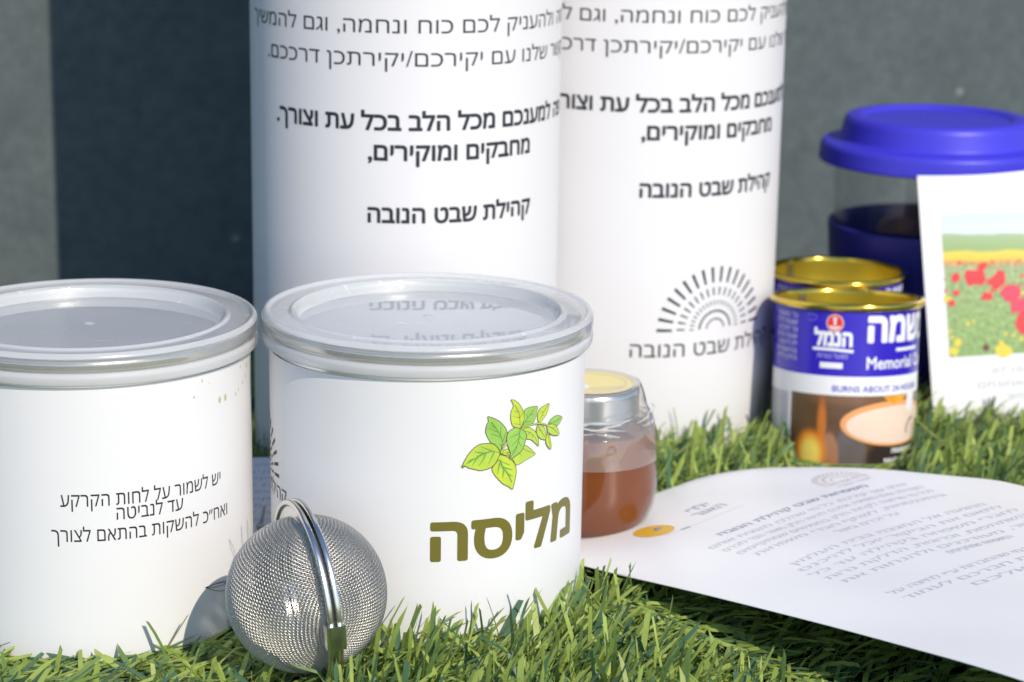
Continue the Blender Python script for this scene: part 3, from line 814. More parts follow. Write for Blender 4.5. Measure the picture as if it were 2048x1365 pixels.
# ------------------------------------------------------------------ small honey jar in shrink film
def honey_jar():
    t = thing('honey_jar', 'small glass jar of amber honey with a silver lid, wrapped in clear film', 'jar', (0.0272, 0.7285, 0.0088))
    t.scale = (1, 1, 1.055)
    glass = clear_glass('jar_glass', (0.96, 0.97, 0.96), 1.0)
    prof_o = [(0.0, 0.0), (0.0150, 0.0), (0.0178, 0.0010), (0.0205, 0.0040), (0.0228, 0.0090), (0.0239, 0.0150), (0.0239, 0.0210), (0.0236, 0.0270), (0.0231, 0.0325), (0.0219, 0.0362),
              (0.0190, 0.0386), (0.0158, 0.0397), (0.0154, 0.0405), (0.0158, 0.0415), (0.0154, 0.0425), (0.0154, 0.0465)]
    V, F = lathe(rounded(prof_o, 0.003, 4), 96); gl = mesh_obj('jar_glass', V, F, glass, t)
    # honey fills the jar to the shoulder
    m, nt, N, L, b = new_mat('amber_honey')
    b.inputs['Base Color'].default_value = (0.25, 0.075, 0.024, 1); b.inputs['Roughness'].default_value = 0.03
    b.inputs['Subsurface Weight'].default_value = 0.5; b.inputs['Subsurface Radius'].default_value = (0.014, 0.005, 0.0015); b.inputs['Subsurface Scale'].default_value = 1.0
    b.inputs['Transmission Weight'].default_value = 0.22; b.inputs['IOR'].default_value = 1.33
    va = N.new('ShaderNodeVolumeAbsorption'); va.inputs[0].default_value = (0.90, 0.45, 0.15, 1); va.inputs[1].default_value = 30
    L.new(va.outputs[0], N['Material Output'].inputs['Volume'])
    inn = [(0.0, 0.0012), (0.0150, 0.0012), (0.0175, 0.0020), (0.0201, 0.0047), (0.0223, 0.0094), (0.0234, 0.0150), (0.0234, 0.0210), (0.0231, 0.0270), (0.0228, 0.0315), (0.0221, 0.0352), (0.0214, 0.0349), (0.0204, 0.0347), (0.0, 0.0347)]
    V, F = lathe(rounded(inn, 0.002, 4), 96); mesh_obj('honey', V, F, m, t)
    lidm = pmat('brushed_lid_metal', (0.60, 0.63, 0.66), 0.25, 1.0, noise=0.06, nscale=80)
    V, F = lathe(rounded([(0.0158, 0.0392), (0.0166, 0.0390), (0.0172, 0.0397), (0.0169, 0.0406), (0.0169, 0.0478), (0.0160, 0.0492), (0.0140, 0.0493), (0.0135, 0.0489), (0.0, 0.0489)], 0.0012, 5), 96)
    ld = mesh_obj('lid', V, F, lidm, t)
    f = Flat(); f.ellipse(0, 0, 0.0150, 0.0150, 0, n=64); f.ring(0, 0, 0.0122, 0.0004, 1, a1=360, n=60, d=0.00002)
    f.ellipse(-0.006, -0.006, 0.0055, 0.0045, 2, d=0.00003); f.line([(-0.004, -0.009), (0.004, -0.0065), (0.011, -0.004)], 0.0005, 1, 0.00004)
    f.line([(0.0005, -0.0105), (0.006, -0.0085), (0.011, -0.006)], 0.0004, 1, 0.00004)
    f.lay('sticker', [pmat('pale_yellow_sticker', (0.78, 0.66, 0.26), 0.35), pmat('grey_sticker_print', (0.45, 0.45, 0.40), 0.4), M_paper], lambda x, y, d: Vector((x, y, 0.0496 + d)), ld, dx=None)
    # shrink film: a loose creased sleeve from the shoulder up over the lid edge
    film = clear_glass('shrink_film', (0.985, 0.955, 0.90), 1.8, 0.13, 1.5)
    n = 120; V = []; F = []; rr = random.Random(3)
    prof = [(0.0243, 0.0262), (0.0240, 0.0295), (0.0236, 0.0330), (0.0228, 0.0362), (0.0214, 0.0396), (0.0196, 0.0430), (0.0186, 0.0470), (0.0174, 0.0498), (0.0160, 0.0504), (0.0145, 0.0502)]
    ph = [rr.uniform(0, 6.28) for _ in range(12)]
    for j, (r, z) in enumerate(prof):
        am = 0.0009 * math.sin(math.pi * min(1, j / 5.0)) * (1 if j < 6 else 0.3)
        for k in range(n):
            a = 2 * math.pi * k / n
            w = am * (math.sin(5 * a + ph[0] + j * 0.9) + 0.7 * math.sin(11 * a + ph[1] - j * 1.3) + 0.5 * math.sin(19 * a + ph[2] + j * 2.1)) * 0.5
            V.append(((r + w) * math.sin(a), -(r + w) * math.cos(a), z + w * 0.6))
    for j in range(len(prof) - 1):
        for k in range(n): F.append((j * n + k, j * n + (k + 1) % n, (j + 1) * n + (k + 1) % n, (j + 1) * n + k))
    fl = mesh_obj('shrink_film', V, F, film, t, sharp=0)
    # gathered creases of the film round the neck
    Vc, Fc = [], []
    for q in range(13):
        a0 = rr.uniform(-0.9, 2.2); ln = rr.uniform(0.35, 1.1); z0 = rr.uniform(0.0345, 0.0405); path = []; wob = rr.uniform(0.0001, 0.0004)
        r0 = 0.0228 if z0 < 0.0345 else 0.0214
        for k in range(14):
            a = a0 + ln * k / 13
            path.append((( r0 + 0.0006 * math.sin(k * 0.9 + q)) * math.sin(a), -(r0 + 0.0006 * math.sin(k * 0.9 + q)) * math.cos(a), z0 + 0.0026 * (k / 13) * (1 if q % 2 else -0.6) + wob * math.sin(k * 0.9 + q)))
        v, f2 = tube(path, [0.0001 + rr.uniform(0.0002, 0.0006) * math.sin(math.pi * k / 13) for k in range(14)], 6)
        o = len(Vc); Vc += v; Fc += [tuple(i + o for i in g) for g in f2]
    mesh_obj('film_crease', Vc, Fc, clear_glass('gathered_film', (0.95, 0.94, 0.92), 2.0, 0.38, 1.5), fl)
honey_jar()

# ------------------------------------------------------------------ memorial candle tins
TIN_R, TIN_H = 0.0278, 0.0636
M_gold = pmat('gold_lacquer', (0.72, 0.53, 0.085), 0.16, 1.0, noise=0.08, nscale=90, rvar=0.05)
M_goldin = pmat('gold_lacquer_inside', (0.62, 0.48, 0.05), 0.30, 0.85, noise=0.1, nscale=60)
M_blue = pmat('deep_blue_print', (0.030, 0.014, 0.47), 0.22, noise=0.05, nscale=30, spec=0.55)
M_white = pmat('white_print', (0.80, 0.80, 0.82), 0.3)
M_red = pmat('red_print', (0.70, 0.035, 0.03), 0.3)
M_cream = pmat('cream_wax_print', (0.80, 0.62, 0.50), 0.3, noise=0.08, nscale=60)
M_amber = pmat('amber_wax_print', (0.80, 0.36, 0.13), 0.3, noise=0.15, nscale=90)
M_flame = pmat('orange_flame_print', (0.85, 0.34, 0.03), 0.3, noise=0.35, nscale=160)
M_black = pmat('dark_brown_print', (0.022, 0.016, 0.013), 0.3)
def candle_photo():
    m, nt, N, L, b = new_mat('candle_photo_print')
    b.inputs['Roughness'].default_value = 0.22
    uv = N.new('ShaderNodeTexCoord'); sp = N.new('ShaderNodeSeparateXYZ'); L.new(uv.outputs['UV'], sp.inputs[0])
    def math_(op, a, bb=None, c=None, clamp=False):
        n = N.new('ShaderNodeMath'); n.operation = op; n.use_clamp = clamp
        for i, q in enumerate((a, bb, c)):
            if q is None: continue
            if isinstance(q, (int, float)): n.inputs[i].default_value = q
            else: L.new(q, n.inputs[i])
        return n.outputs[0]
    X, Z = sp.outputs[0], sp.outputs[1]        # X in degrees round the tin / 100, Z in cm
    nz = N.new('ShaderNodeTexNoise'); nz.inputs['Scale'].default_value = 3.0; nz.inputs['Detail'].default_value = 4; L.new(uv.outputs['UV'], nz.inputs['Vector'])
    def mix(fac, A, B):
        n = N.new('ShaderNodeMix'); n.data_type = 'RGBA'; L.new(fac, n.inputs['Factor'])
        for k, q in (('A', A), ('B', B)):
            if isinstance(q, tuple): n.inputs[k].default_value = (*q, 1)
            else: L.new(q, n.inputs[k])
        return n.outputs['Result']
    def blob(cx, cz, rx, rz, soft=1.0):
        dx = math_('DIVIDE', math_('SUBTRACT', X, cx), rx); dz = math_('DIVIDE', math_('SUBTRACT', Z, cz), rz)
        d = math_('SQRT', math_('ADD', math_('MULTIPLY', dx, dx), math_('MULTIPLY', dz, dz)))
        mr = N.new('ShaderNodeMapRange'); mr.interpolation_type = 'SMOOTHSTEP'
        mr.inputs['From Min'].default_value = 1 + soft / 2; mr.inputs['From Max'].default_value = 1 - soft / 2
        L.new(d, mr.inputs['Value']); return mr.outputs['Result']
    c = mix(nz.outputs['Fac'], (0.075, 0.035, 0.016), (0.16, 0.078, 0.036))
    c = mix(blob(0.0, 2.9, 0.5, 0.35, 1.2), c, (0.20, 0.10, 0.055))
    c = mix(blob(-0.55, 1.6, 0.22, 2.0, 0.8), c, (0.12, 0.07, 0.035))
    # the candle's own grey holder and a darker right side
    c = mix(blob(-0.02, 0.55, 0.13, 1.3, 0.25), c, (0.13, 0.11, 0.105))
    c = mix(blob(0.55, 0.4, 0.45, 1.2, 0.2), c, (0.030, 0.023, 0.020))
    c = mix(blob(-0.19, 0.55, 0.075, 0.95, 0.3), c, (0.36, 0.17, 0.085))
    c = mix(blob(-0.255, 1.8, 0.035, 0.9, 1.0), c, (0.55, 0.17, 0.03))
    c = mix(blob(-0.345, 0.72, 0.13, 0.80, 0.5), c, (0.72, 0.22, 0.02))
    c = mix(blob(-0.345, 0.62, 0.085, 0.62, 0.9), c, (0.86, 0.66, 0.13))
    L.new(c, b.inputs['Base Color'])
    return m
M_photo = candle_photo()

def tin_print():
    f = Flat(); a = lambda deg: R(deg) * TIN_R
    # 0 white 1 red 2 blue 3 cream 4 amber 5 flame 6 dark
    f.text('נר נשמה', a(8.0), a(112), 0.0497, 0.0088, 0, bold=0.045)
    f.line([(a(34), 0.0462), (a(62), 0.0462)], 0.0012, 0)
    f.text('Memorial Candle', a(8.0), a(92), 0.0393, 0.0044, 0, bold=0.018, latin=True)
    f.ellipse(a(-17.5), 0.0562, 0.0033, 0.0034, 1); f.ring(a(-17.5), 0.0562, 0.0031, 0.00035, 3, a1=360, d=0.00002)
    f.rect(a(-17.5) - 0.0004, 0.0553, a(-17.5) + 0.0004, 0.0581, 0, 0.00002); f.ellipse(a(-17.5), 0.0578, 0.0007, 0.0006, 0, d=0.00002)
    f.line([(a(-17.5) - 0.0019, 0.0549), (a(-17.5), 0.0542), (a(-17.5) + 0.0019, 0.0549)], 0.0008, 0, 0.00002)
    f.text('הנמל', a(-34), a(-3.5), 0.0478, 0.0048, 0, bold=0.05)
    f.line([(a(-35), 0.0463), (a(-20), 0.0464), (a(-2.5), 0.0458)], 0.0011, 0)
    f.text('מפעל הנרות', a(-31), a(-7), 0.0430, 0.0016, 7)
    f.line([(a(-28.5), 0.0403), (a(-10.5), 0.0403)], 0.0022, 0)
    for k in range(7): f.text(['נר נשמה', 'שעות דולק', 'נר זיכרון', 'שעוות פרפין', 'לא להשאיר', 'בהשגחה', 'הרחק מילדים'][k], a(-76 - 2 * (k % 2)), a(-50), 0.0572 - 0.0027 * k, 0.0016, 7, bold=0.02)
    f.line([(a(-41), .0588), (a(-36), .0590), (a(-31.5), .0586)], 0.0006, 8); f.line([(a(-40), .0572), (a(-37.5), .0566), (a(-33), .0572), (a(-32), .0580)], 0.0006, 8)
    f.text('BURNS ABOUT 24 HOURS', a(-18), a(64), 0.0306, 0.0022, 2, bold=0.012, latin=True)
    # barcode
    f.rect(a(-97), 0.0100, a(-54), 0.0298, 0)
    r2 = random.Random(5); x = a(-94)
    while x < a(-58):
        w = r2.choice([0.00025, 0.0004, 0.0006]); f.rect(x, 0.0132, x + w, 0.0286, 9, 0.00002); x += w + r2.choice([0.0003, 0.0005])
    f.text('7290000', a(-92), a(-60), 0.0112, 0.0013, 9, latin=True, d=0.00002)
    f.rect(a(-95), 0.0064, a(-56), 0.0088, 7)
    # candle picture: cup of wax seen from above
    f.ellipse(a(37), 0.0185, a(48), 0.0086, 4, d=0.00002); f.ellipse(a(39), 0.0179, a(45.5), 0.0072, 3, d=0.00004)
    f.poly([(a(24), 0.0289), (a(50), 0.0289), (a(44), 0.0272), (a(33), 0.0258), (a(26), 0.0275)], 5, 0.00003)
    f.ellipse(a(28), 0.0284, a(4), 0.0006, 5, d=0.00003)
    f.poly([(a(49), 0.0294), (a(61), 0.0294), (a(60), 0.0240), (a(55), 0.0215), (a(49), 0.0235)], 0, 0.00006)
    f.line([(a(50), 0.0140), (a(50), 0.0165), (a(54), 0.0188), (a(60), 0.0198)], 0.0007, 6, 0.00006)
    f.text('משקל השעווה', a(33), a(70), 0.0072, 0.0016, 0, bold=0.04, d=0.00003); f.text('PARAFFIN WAX CANDLE', a(26), a(70), 0.0036, 0.0016, 0, bold=0.03, latin=True, d=0.00003)
    return f

def make_tin(loc, rot, label):
    t = thing('memorial_candle_tin', label, 'candle tin', loc, rot, 'blue memorial candle tins')
    # label: blue, white and photo zones of one printed sheet
    n = 128; zs = [(0.0024, None), (0.0291, 2), (0.0363, 1), (0.0608, 0)]
    V, F, mi, uv = [], [], [], []
    rows = []
    for i, (z, _) in enumerate(zs):
        rows.append(len(V))
        for k in range(n + 1):
            dg = -180 + 360 * k / n
            V.append((TIN_R * math.sin(R(dg)), -TIN_R * math.cos(R(dg)), z)); uv.append((dg / 100, z * 100))
    for i in range(3):
        for k in range(n):
            F.append((rows[i] + k, rows[i] + k + 1, rows[i + 1] + k + 1, rows[i + 1] + k)); mi.append(zs[i + 1][1])
    lab = mesh_obj('label', V, F, [M_blue, M_white, M_photo], t, midx=mi, uv=uv)
    # gold can: rolled rim, inside wall, rolled foot
    V, F = lathe(rounded([(TIN_R - 0.0003, 0.0604), (TIN_R + 0.0012, 0.0608), (TIN_R + 0.0022, 0.0620), (TIN_R + 0.0020, 0.0632), (TIN_R + 0.0008, 0.0637), (TIN_R - 0.0006, 0.0632), (TIN_R - 0.0009, 0.0615)], 0.0006, 4), 128)
    mesh_obj('rim', V, F, M_gold, t)
    V, F = lathe([(TIN_R - 0.0009, 0.0620), (TIN_R - 0.0009, 0.0560), (TIN_R - 0.0009, 0.0300), (0.0, 0.0298)], 128)
    ins = mesh_obj('inside_wall', V, F, M_goldin, t)
    a0 = R(180 + 33)
    V, F = lathe([(TIN_R - 0.0012, 0.0615), (TIN_R - 0.0012, 0.0300)], 8, a0=a0 - 0.07, a1=a0 + 0.07); mesh_obj('welded_seam', V, F, M_tin, ins)
    V, F = lathe(rounded([(0, 0.0012), (TIN_R - 0.003, 0.0012), (TIN_R - 0.001, 0.0), (TIN_R + 0.0012, 0.0004), (TIN_R + 0.0014, 0.0020), (TIN_R - 0.0002, 0.0027)], 0.0006, 4), 128)
    mesh_obj('foot', V, F, M_gold, t)
    V, F = lathe([(TIN_R - 0.0012, 0.0470), (TIN_R - 0.003, 0.0466), (0.002, 0.0466), (0, 0.0467)], 64)
    wx = mesh_obj('wax', V, F, pmat('white_wax', (0.8, 0.78, 0.7), 0.4, sub=0.3), t)
    V, F = tube([(0, 0, 0.0466), (0.0004, 0, 0.050), (0.0012, 0.0003, 0.0535)], 0.0006, 8); mesh_obj('wick', V, F, M_cream, wx)
    return t, lab
TIN_MATS = [M_white, M_red, M_blue, M_cream, M_amber, M_flame, M_black, pmat('pale_blue_print', (0.50, 0.48, 0.72), 0.3), pmat('faint_blue_print', (0.10, 0.09, 0.55), 0.3), pmat('grey_bar_print', (0.25, 0.25, 0.30), 0.3)]
tin_a, lab_a = make_tin((0.1337, 0.850, -0.0020), (R(-6.3), 0, 0), 'open blue memorial candle tin in front, its candle picture and red emblem facing the page')
tin_a.scale = (1.03, 1.03, 1.045)
tp = tin_print().lay('label_print', TIN_MATS, on_cylinder(TIN_R), lab_a, dx=0.0016)
tin_b, lab_b = make_tin((0.1372, 0.9125, -0.0005), (R(-1.0), 0, R(6)), 'open blue candle tin standing behind another tin, only its gold rim and top band showing')
tp2 = tp.copy(); COL.objects.link(tp2); tp2.parent = lab_b

# ------------------------------------------------------------------ glass travel cup with blue silicone lid and sleeve
def travel_cup():
    t = thing('travel_cup', 'clear glass travel cup with bright blue silicone lid and navy sleeve', 'cup', (0.188, 0.975, 0.0), (0, 0, R(20)))
    sil = pmat('blue_silicone', (0.050, 0.042, 0.60), 0.42, noise=0.04, nscale=40, spec=0.45)
    band = pmat('navy_silicone', (0.018, 0.018, 0.21), 0.5, noise=0.06, nscale=40, spec=0.4)
    gl = clear_glass('cup_glass', (0.985, 0.99, 0.99), 1.0)
    V, F = lathe(rounded([(0, 0.006), (0.0330, 0.006), (0.0350, 0.002), (0.0355, 0.002), (0.0385, 0.008), (0.0440, 0.080), (0.0447, 0.1035), (0.0440, 0.1045), (0.0432, 0.1035), (0.0425, 0.080), (0.0370, 0.009), (0, 0.009)], 0.001, 3), 96)
    mesh_obj('glass_wall', V, F, gl, t)
    V, F = lathe(rounded([(0.0382, 0.004), (0.0400, 0.004), (0.0420, 0.016), (0.0462, 0.0700), (0.0462, 0.0722), (0.0450, 0.0726), (0.0438, 0.0722), (0.0434, 0.068)], 0.0008, 4), 96)
    mesh_obj('sleeve', V, F, band, t)
    V, F = lathe(rounded([(0.0452, 0.1006), (0.0505, 0.0996), (0.0519, 0.1003), (0.0512, 0.1075), (0.0498, 0.1090), (0.0450, 0.1092), (0.0428, 0.1098), (0.0412, 0.1182), (0.0396, 0.1202), (0.0350, 0.1206), (0.0330, 0.1200),
                          (0.0320, 0.1188), (0.0310, 0.1187), (0.0, 0.1187)], 0.0018, 6), 128)
    ld = mesh_obj('lid', V, F, sil, t, sharp=50)
travel_cup()

# ------------------------------------------------------------------ white card with a poppy field picture, leaning on the cup
def card():
    BL = Vector((0.1772, 0.8845, 0.0015)); TL = Vector((0.1690, 0.9135, 0.1035))
    ey = (TL - BL).normalized(); ex = Vector((1, 0.04, 0.075)); ex = (ex - ey * ex.dot(ey)).normalized(); nz = ex.cross(ey)   # towards the camera
    H = (TL - BL).length; Wd = 0.098
    def pt(x, y, d=0.0):
        wav = 0.0010 * math.sin(x / Wd * 6.0) * (y / H) ** 2 - 0.0008 * (x / Wd) * (y / H)
        return BL + ex * x + ey * y + nz * (d + wav)
    n = 24; V = []; F = []; W1 = n + 1; N1 = W1 * W1
    for lay in (0, -0.0003):
        for j in range(W1):
            for i in range(W1):
                x = Wd * i / n; top = H - 0.0012 * math.sin(math.pi * min(1, x / 0.055)) * (1 if x < 0.055 else 0)
                V.append(pt(x, top * j / n, lay))
    for j in range(n):
        for i in range(n):
            b = j * W1 + i; F.append((b, b + 1, b + W1 + 1, b + W1)); F.append((b + N1, b + W1 + N1, b + W1 + 1 + N1, b + 1 + N1))
    for i in range(n):
        F.append((i + 1, i, i + N1, i + 1 + N1)); b = n * W1 + i; F.append((b, b + 1, b + 1 + N1, b + N1))
        b = i * W1; F.append((b, b + W1, b + W1 + N1, b + N1)); b = i * W1 + n; F.append((b + W1, b, b + N1, b + W1 + N1))
    o = mesh_obj('photo_card', V, F, M_paper); tag(o, 'white card with a red poppy field picture leaning against the blue cup', 'card')
    # the printed picture
    m, nt, N, L, b = new_mat('poppy_field_print'); b.inputs['Roughness'].default_value = 0.35
    tc = N.new('ShaderNodeTexCoord'); sp = N.new('ShaderNodeSeparateXYZ'); L.new(tc.outputs['UV'], sp.inputs[0])
    nz1 = N.new('ShaderNodeTexNoise'); nz1.inputs['Scale'].default_value = 5; nz1.inputs['Detail'].default_value = 5; L.new(tc.outputs['UV'], nz1.inputs['Vector'])
    ma = N.new('ShaderNodeMath'); ma.operation = 'MULTIPLY_ADD'; ma.inputs[1].default_value = 0.05; L.new(nz1.outputs['Fac'], ma.inputs[0]); L.new(sp.outputs[1], ma.inputs[2])
    sl = N.new('ShaderNodeMath'); sl.operation = 'MULTIPLY_ADD'; sl.inputs[1].default_value = 0.05; L.new(sp.outputs[0], sl.inputs[0]); L.new(ma.outputs[0], sl.inputs[2])
    cr = N.new('ShaderNodeValToRGB'); e = cr.color_ramp.elements
    e[0].position = 0.0; e[0].color = (0.24, 0.38, 0.12, 1); e[1].position = 1.0; e[1].color = (0.60, 0.71, 0.86, 1)
    for p, c in ((0.30, (0.28, 0.40, 0.14)), (0.55, (0.30, 0.40, 0.17)), (0.655, (0.34, 0.42, 0.20)), (0.69, (0.60, 0.28, 0.11)), (0.712, (0.70, 0.53, 0.06)), (0.76, (0.72, 0.60, 0.08)), (0.78, (0.30, 0.42, 0.16)), (0.885, (0.36, 0.47, 0.26)), (0.905, (0.66, 0.75, 0.84))):
        q = e.new(p); q.color = (*c, 1)
    L.new(sl.outputs[0], cr.inputs[0])
    n2 = N.new('ShaderNodeTexNoise'); n2.inputs['Scale'].default_value = 30; n2.inputs['Detail'].default_value = 5; L.new(tc.outputs['UV'], n2.inputs['Vector'])
    lt = N.new('ShaderNodeMath'); lt.operation = 'LESS_THAN'; lt.inputs[1].default_value = 0.66; L.new(sp.outputs[1], lt.inputs[0])
    f1 = N.new('ShaderNodeMath'); f1.operation = 'MULTIPLY'; f1.inputs[1].default_value = 0.8; L.new(lt.outputs[0], f1.inputs[0])
    mx = N.new('ShaderNodeMix'); mx.data_type = 'RGBA'; mx.blend_type = 'OVERLAY'; L.new(f1.outputs[0], mx.inputs['Factor']); L.new(cr.outputs[0], mx.inputs['A']); L.new(n2.outputs['Fac'], mx.inputs['B'])
    L.new(mx.outputs['Result'], b.inputs['Base Color'])
    X0, X1, Y0, Y1 = 0.0085, 0.0895, 0.0294, 0.0890
    k = 16; V = []; F = []; uv = []
    for j in range(k + 1):
        for i in range(k + 1):
            V.append(pt(X0 + (X1 - X0) * i / k, Y0 + (Y1 - Y0) * j / k, 0.0001)); uv.append((i / k * (X1 - X0) / (Y1 - Y0), j / k))
    for j in range(k):
        for i in range(k): a = j * (k + 1) + i; F.append((a, a + 1, a + k + 2, a + k + 1))
    mesh_obj('poppy_picture', V, F, m, o, uv=uv)
    f = Flat(); rp = random.Random(11)
    def blot(px, py, r, mm, d):
        ph = [rp.uniform(0, 6.28) for _ in range(4)]
        f.poly([(px + r * (1 + 0.10 * math.sin(2 * a + ph[0]) + 0.07 * math.sin(3 * a + ph[1]) + .05 * math.sin(5 * a + ph[2])) * math.cos(a),
                 py + r * (0.85 + 0.14 * math.sin(2 * a + ph[1]) + 0.10 * math.sin(4 * a + ph[3])) * math.sin(a)) for a in [2 * math.pi * q / 22 for q in range(22)]], mm, d)
    S = (Y1 - Y0)
    def P(ix, iy): return X0 + (ix - 22) / 600 * S, Y1 - iy / 600 * S       # picture-local units
    for q in range(26):
        ix, iy = rp.uniform(10, 760), rp.uniform(200, 330); x, y = P(ix, iy)
        blot(x, y, rp.uniform(0.0004, 0.0009), 0, 0.00001 + 0.000001 * q)
    for q in range(16):
        ix, iy = rp.uniform(5, 760), rp.uniform(340, 590); x, y = P(ix, iy); blot(x, y, rp.uniform(0.0005, 0.0011), 2, 0.00004 + 0.000001 * q)
    for ix, iy, r, mm in [(150, 270, 5.6, 0), (260, 265, 2.6, 0), (185, 225, 2.4, 0), (242, 292, 4.2, 0), (196, 352, 2.7, 0), (298, 345, 5.2, 1), (330, 398, 5.0, 1), (380, 470, 8.0, 0), (70, 265, 2.4, 0), (66, 330, 1.8, 0), (44, 372, 1.8, 0), (178, 568, 1.9, 3),
                          (460, 300, 4, 0), (520, 420, 6, 0), (610, 350, 5, 1), (690, 470, 7, 0), (372, 560, 3.5, 0), (30, 355, 2.2, 2), (250, 585, 4.0, 2), (60, 540, 2.2, 2), (40, 575, 2.4, 2), (120, 150, 0.1, 3)]:
        x, y = P(ix, iy); blot(x, y, r * 0.00085, mm, 0.00007 + 0.0000012 * ix / 10)
    f.lay('poppies', [pmat('poppy_red_print', (0.76, 0.040, 0.045), 0.35, noise=0.15, nscale=500), pmat('poppy_pink_print', (0.72, 0.055, 0.10), 0.35, noise=0.15, nscale=500), pmat('flower_yellow_print', (0.72, 0.60, 0.06), 0.35),
                      pmat('poppy_dark_print', (0.16, 0.05, 0.05), 0.35)], lambda x, y, d: pt(x, y, 0.00015 + d), o, dx=0.004)
    f = Flat()
    f.text('07.10.2023', 0.026, 0.052, 0.0214, 0.0026, latin=True); f.text('לישרים אמונתם', 0.0195, 0.058, 0.0158, 0.0024); f.text('בדרכם שתמשך', 0.031, 0.058, 0.0106, 0.0022)
    f.lay('lettering', pmat('light_grey_print', (0.42, 0.45, 0.45), 0.5), lambda x, y, d: pt(x, y, 0.00012), o, dx=0.004)
    f = Flat(); f.line([(0.0155, 0.0975), (0.0175, 0.0905), (0.0195, 0.0855)], 0.0004); f.lay('stem_print', pmat('pale_print', (0.62, 0.62, 0.62), 0.5), lambda x, y, d: pt(x, y, 0.00012), o)
card()

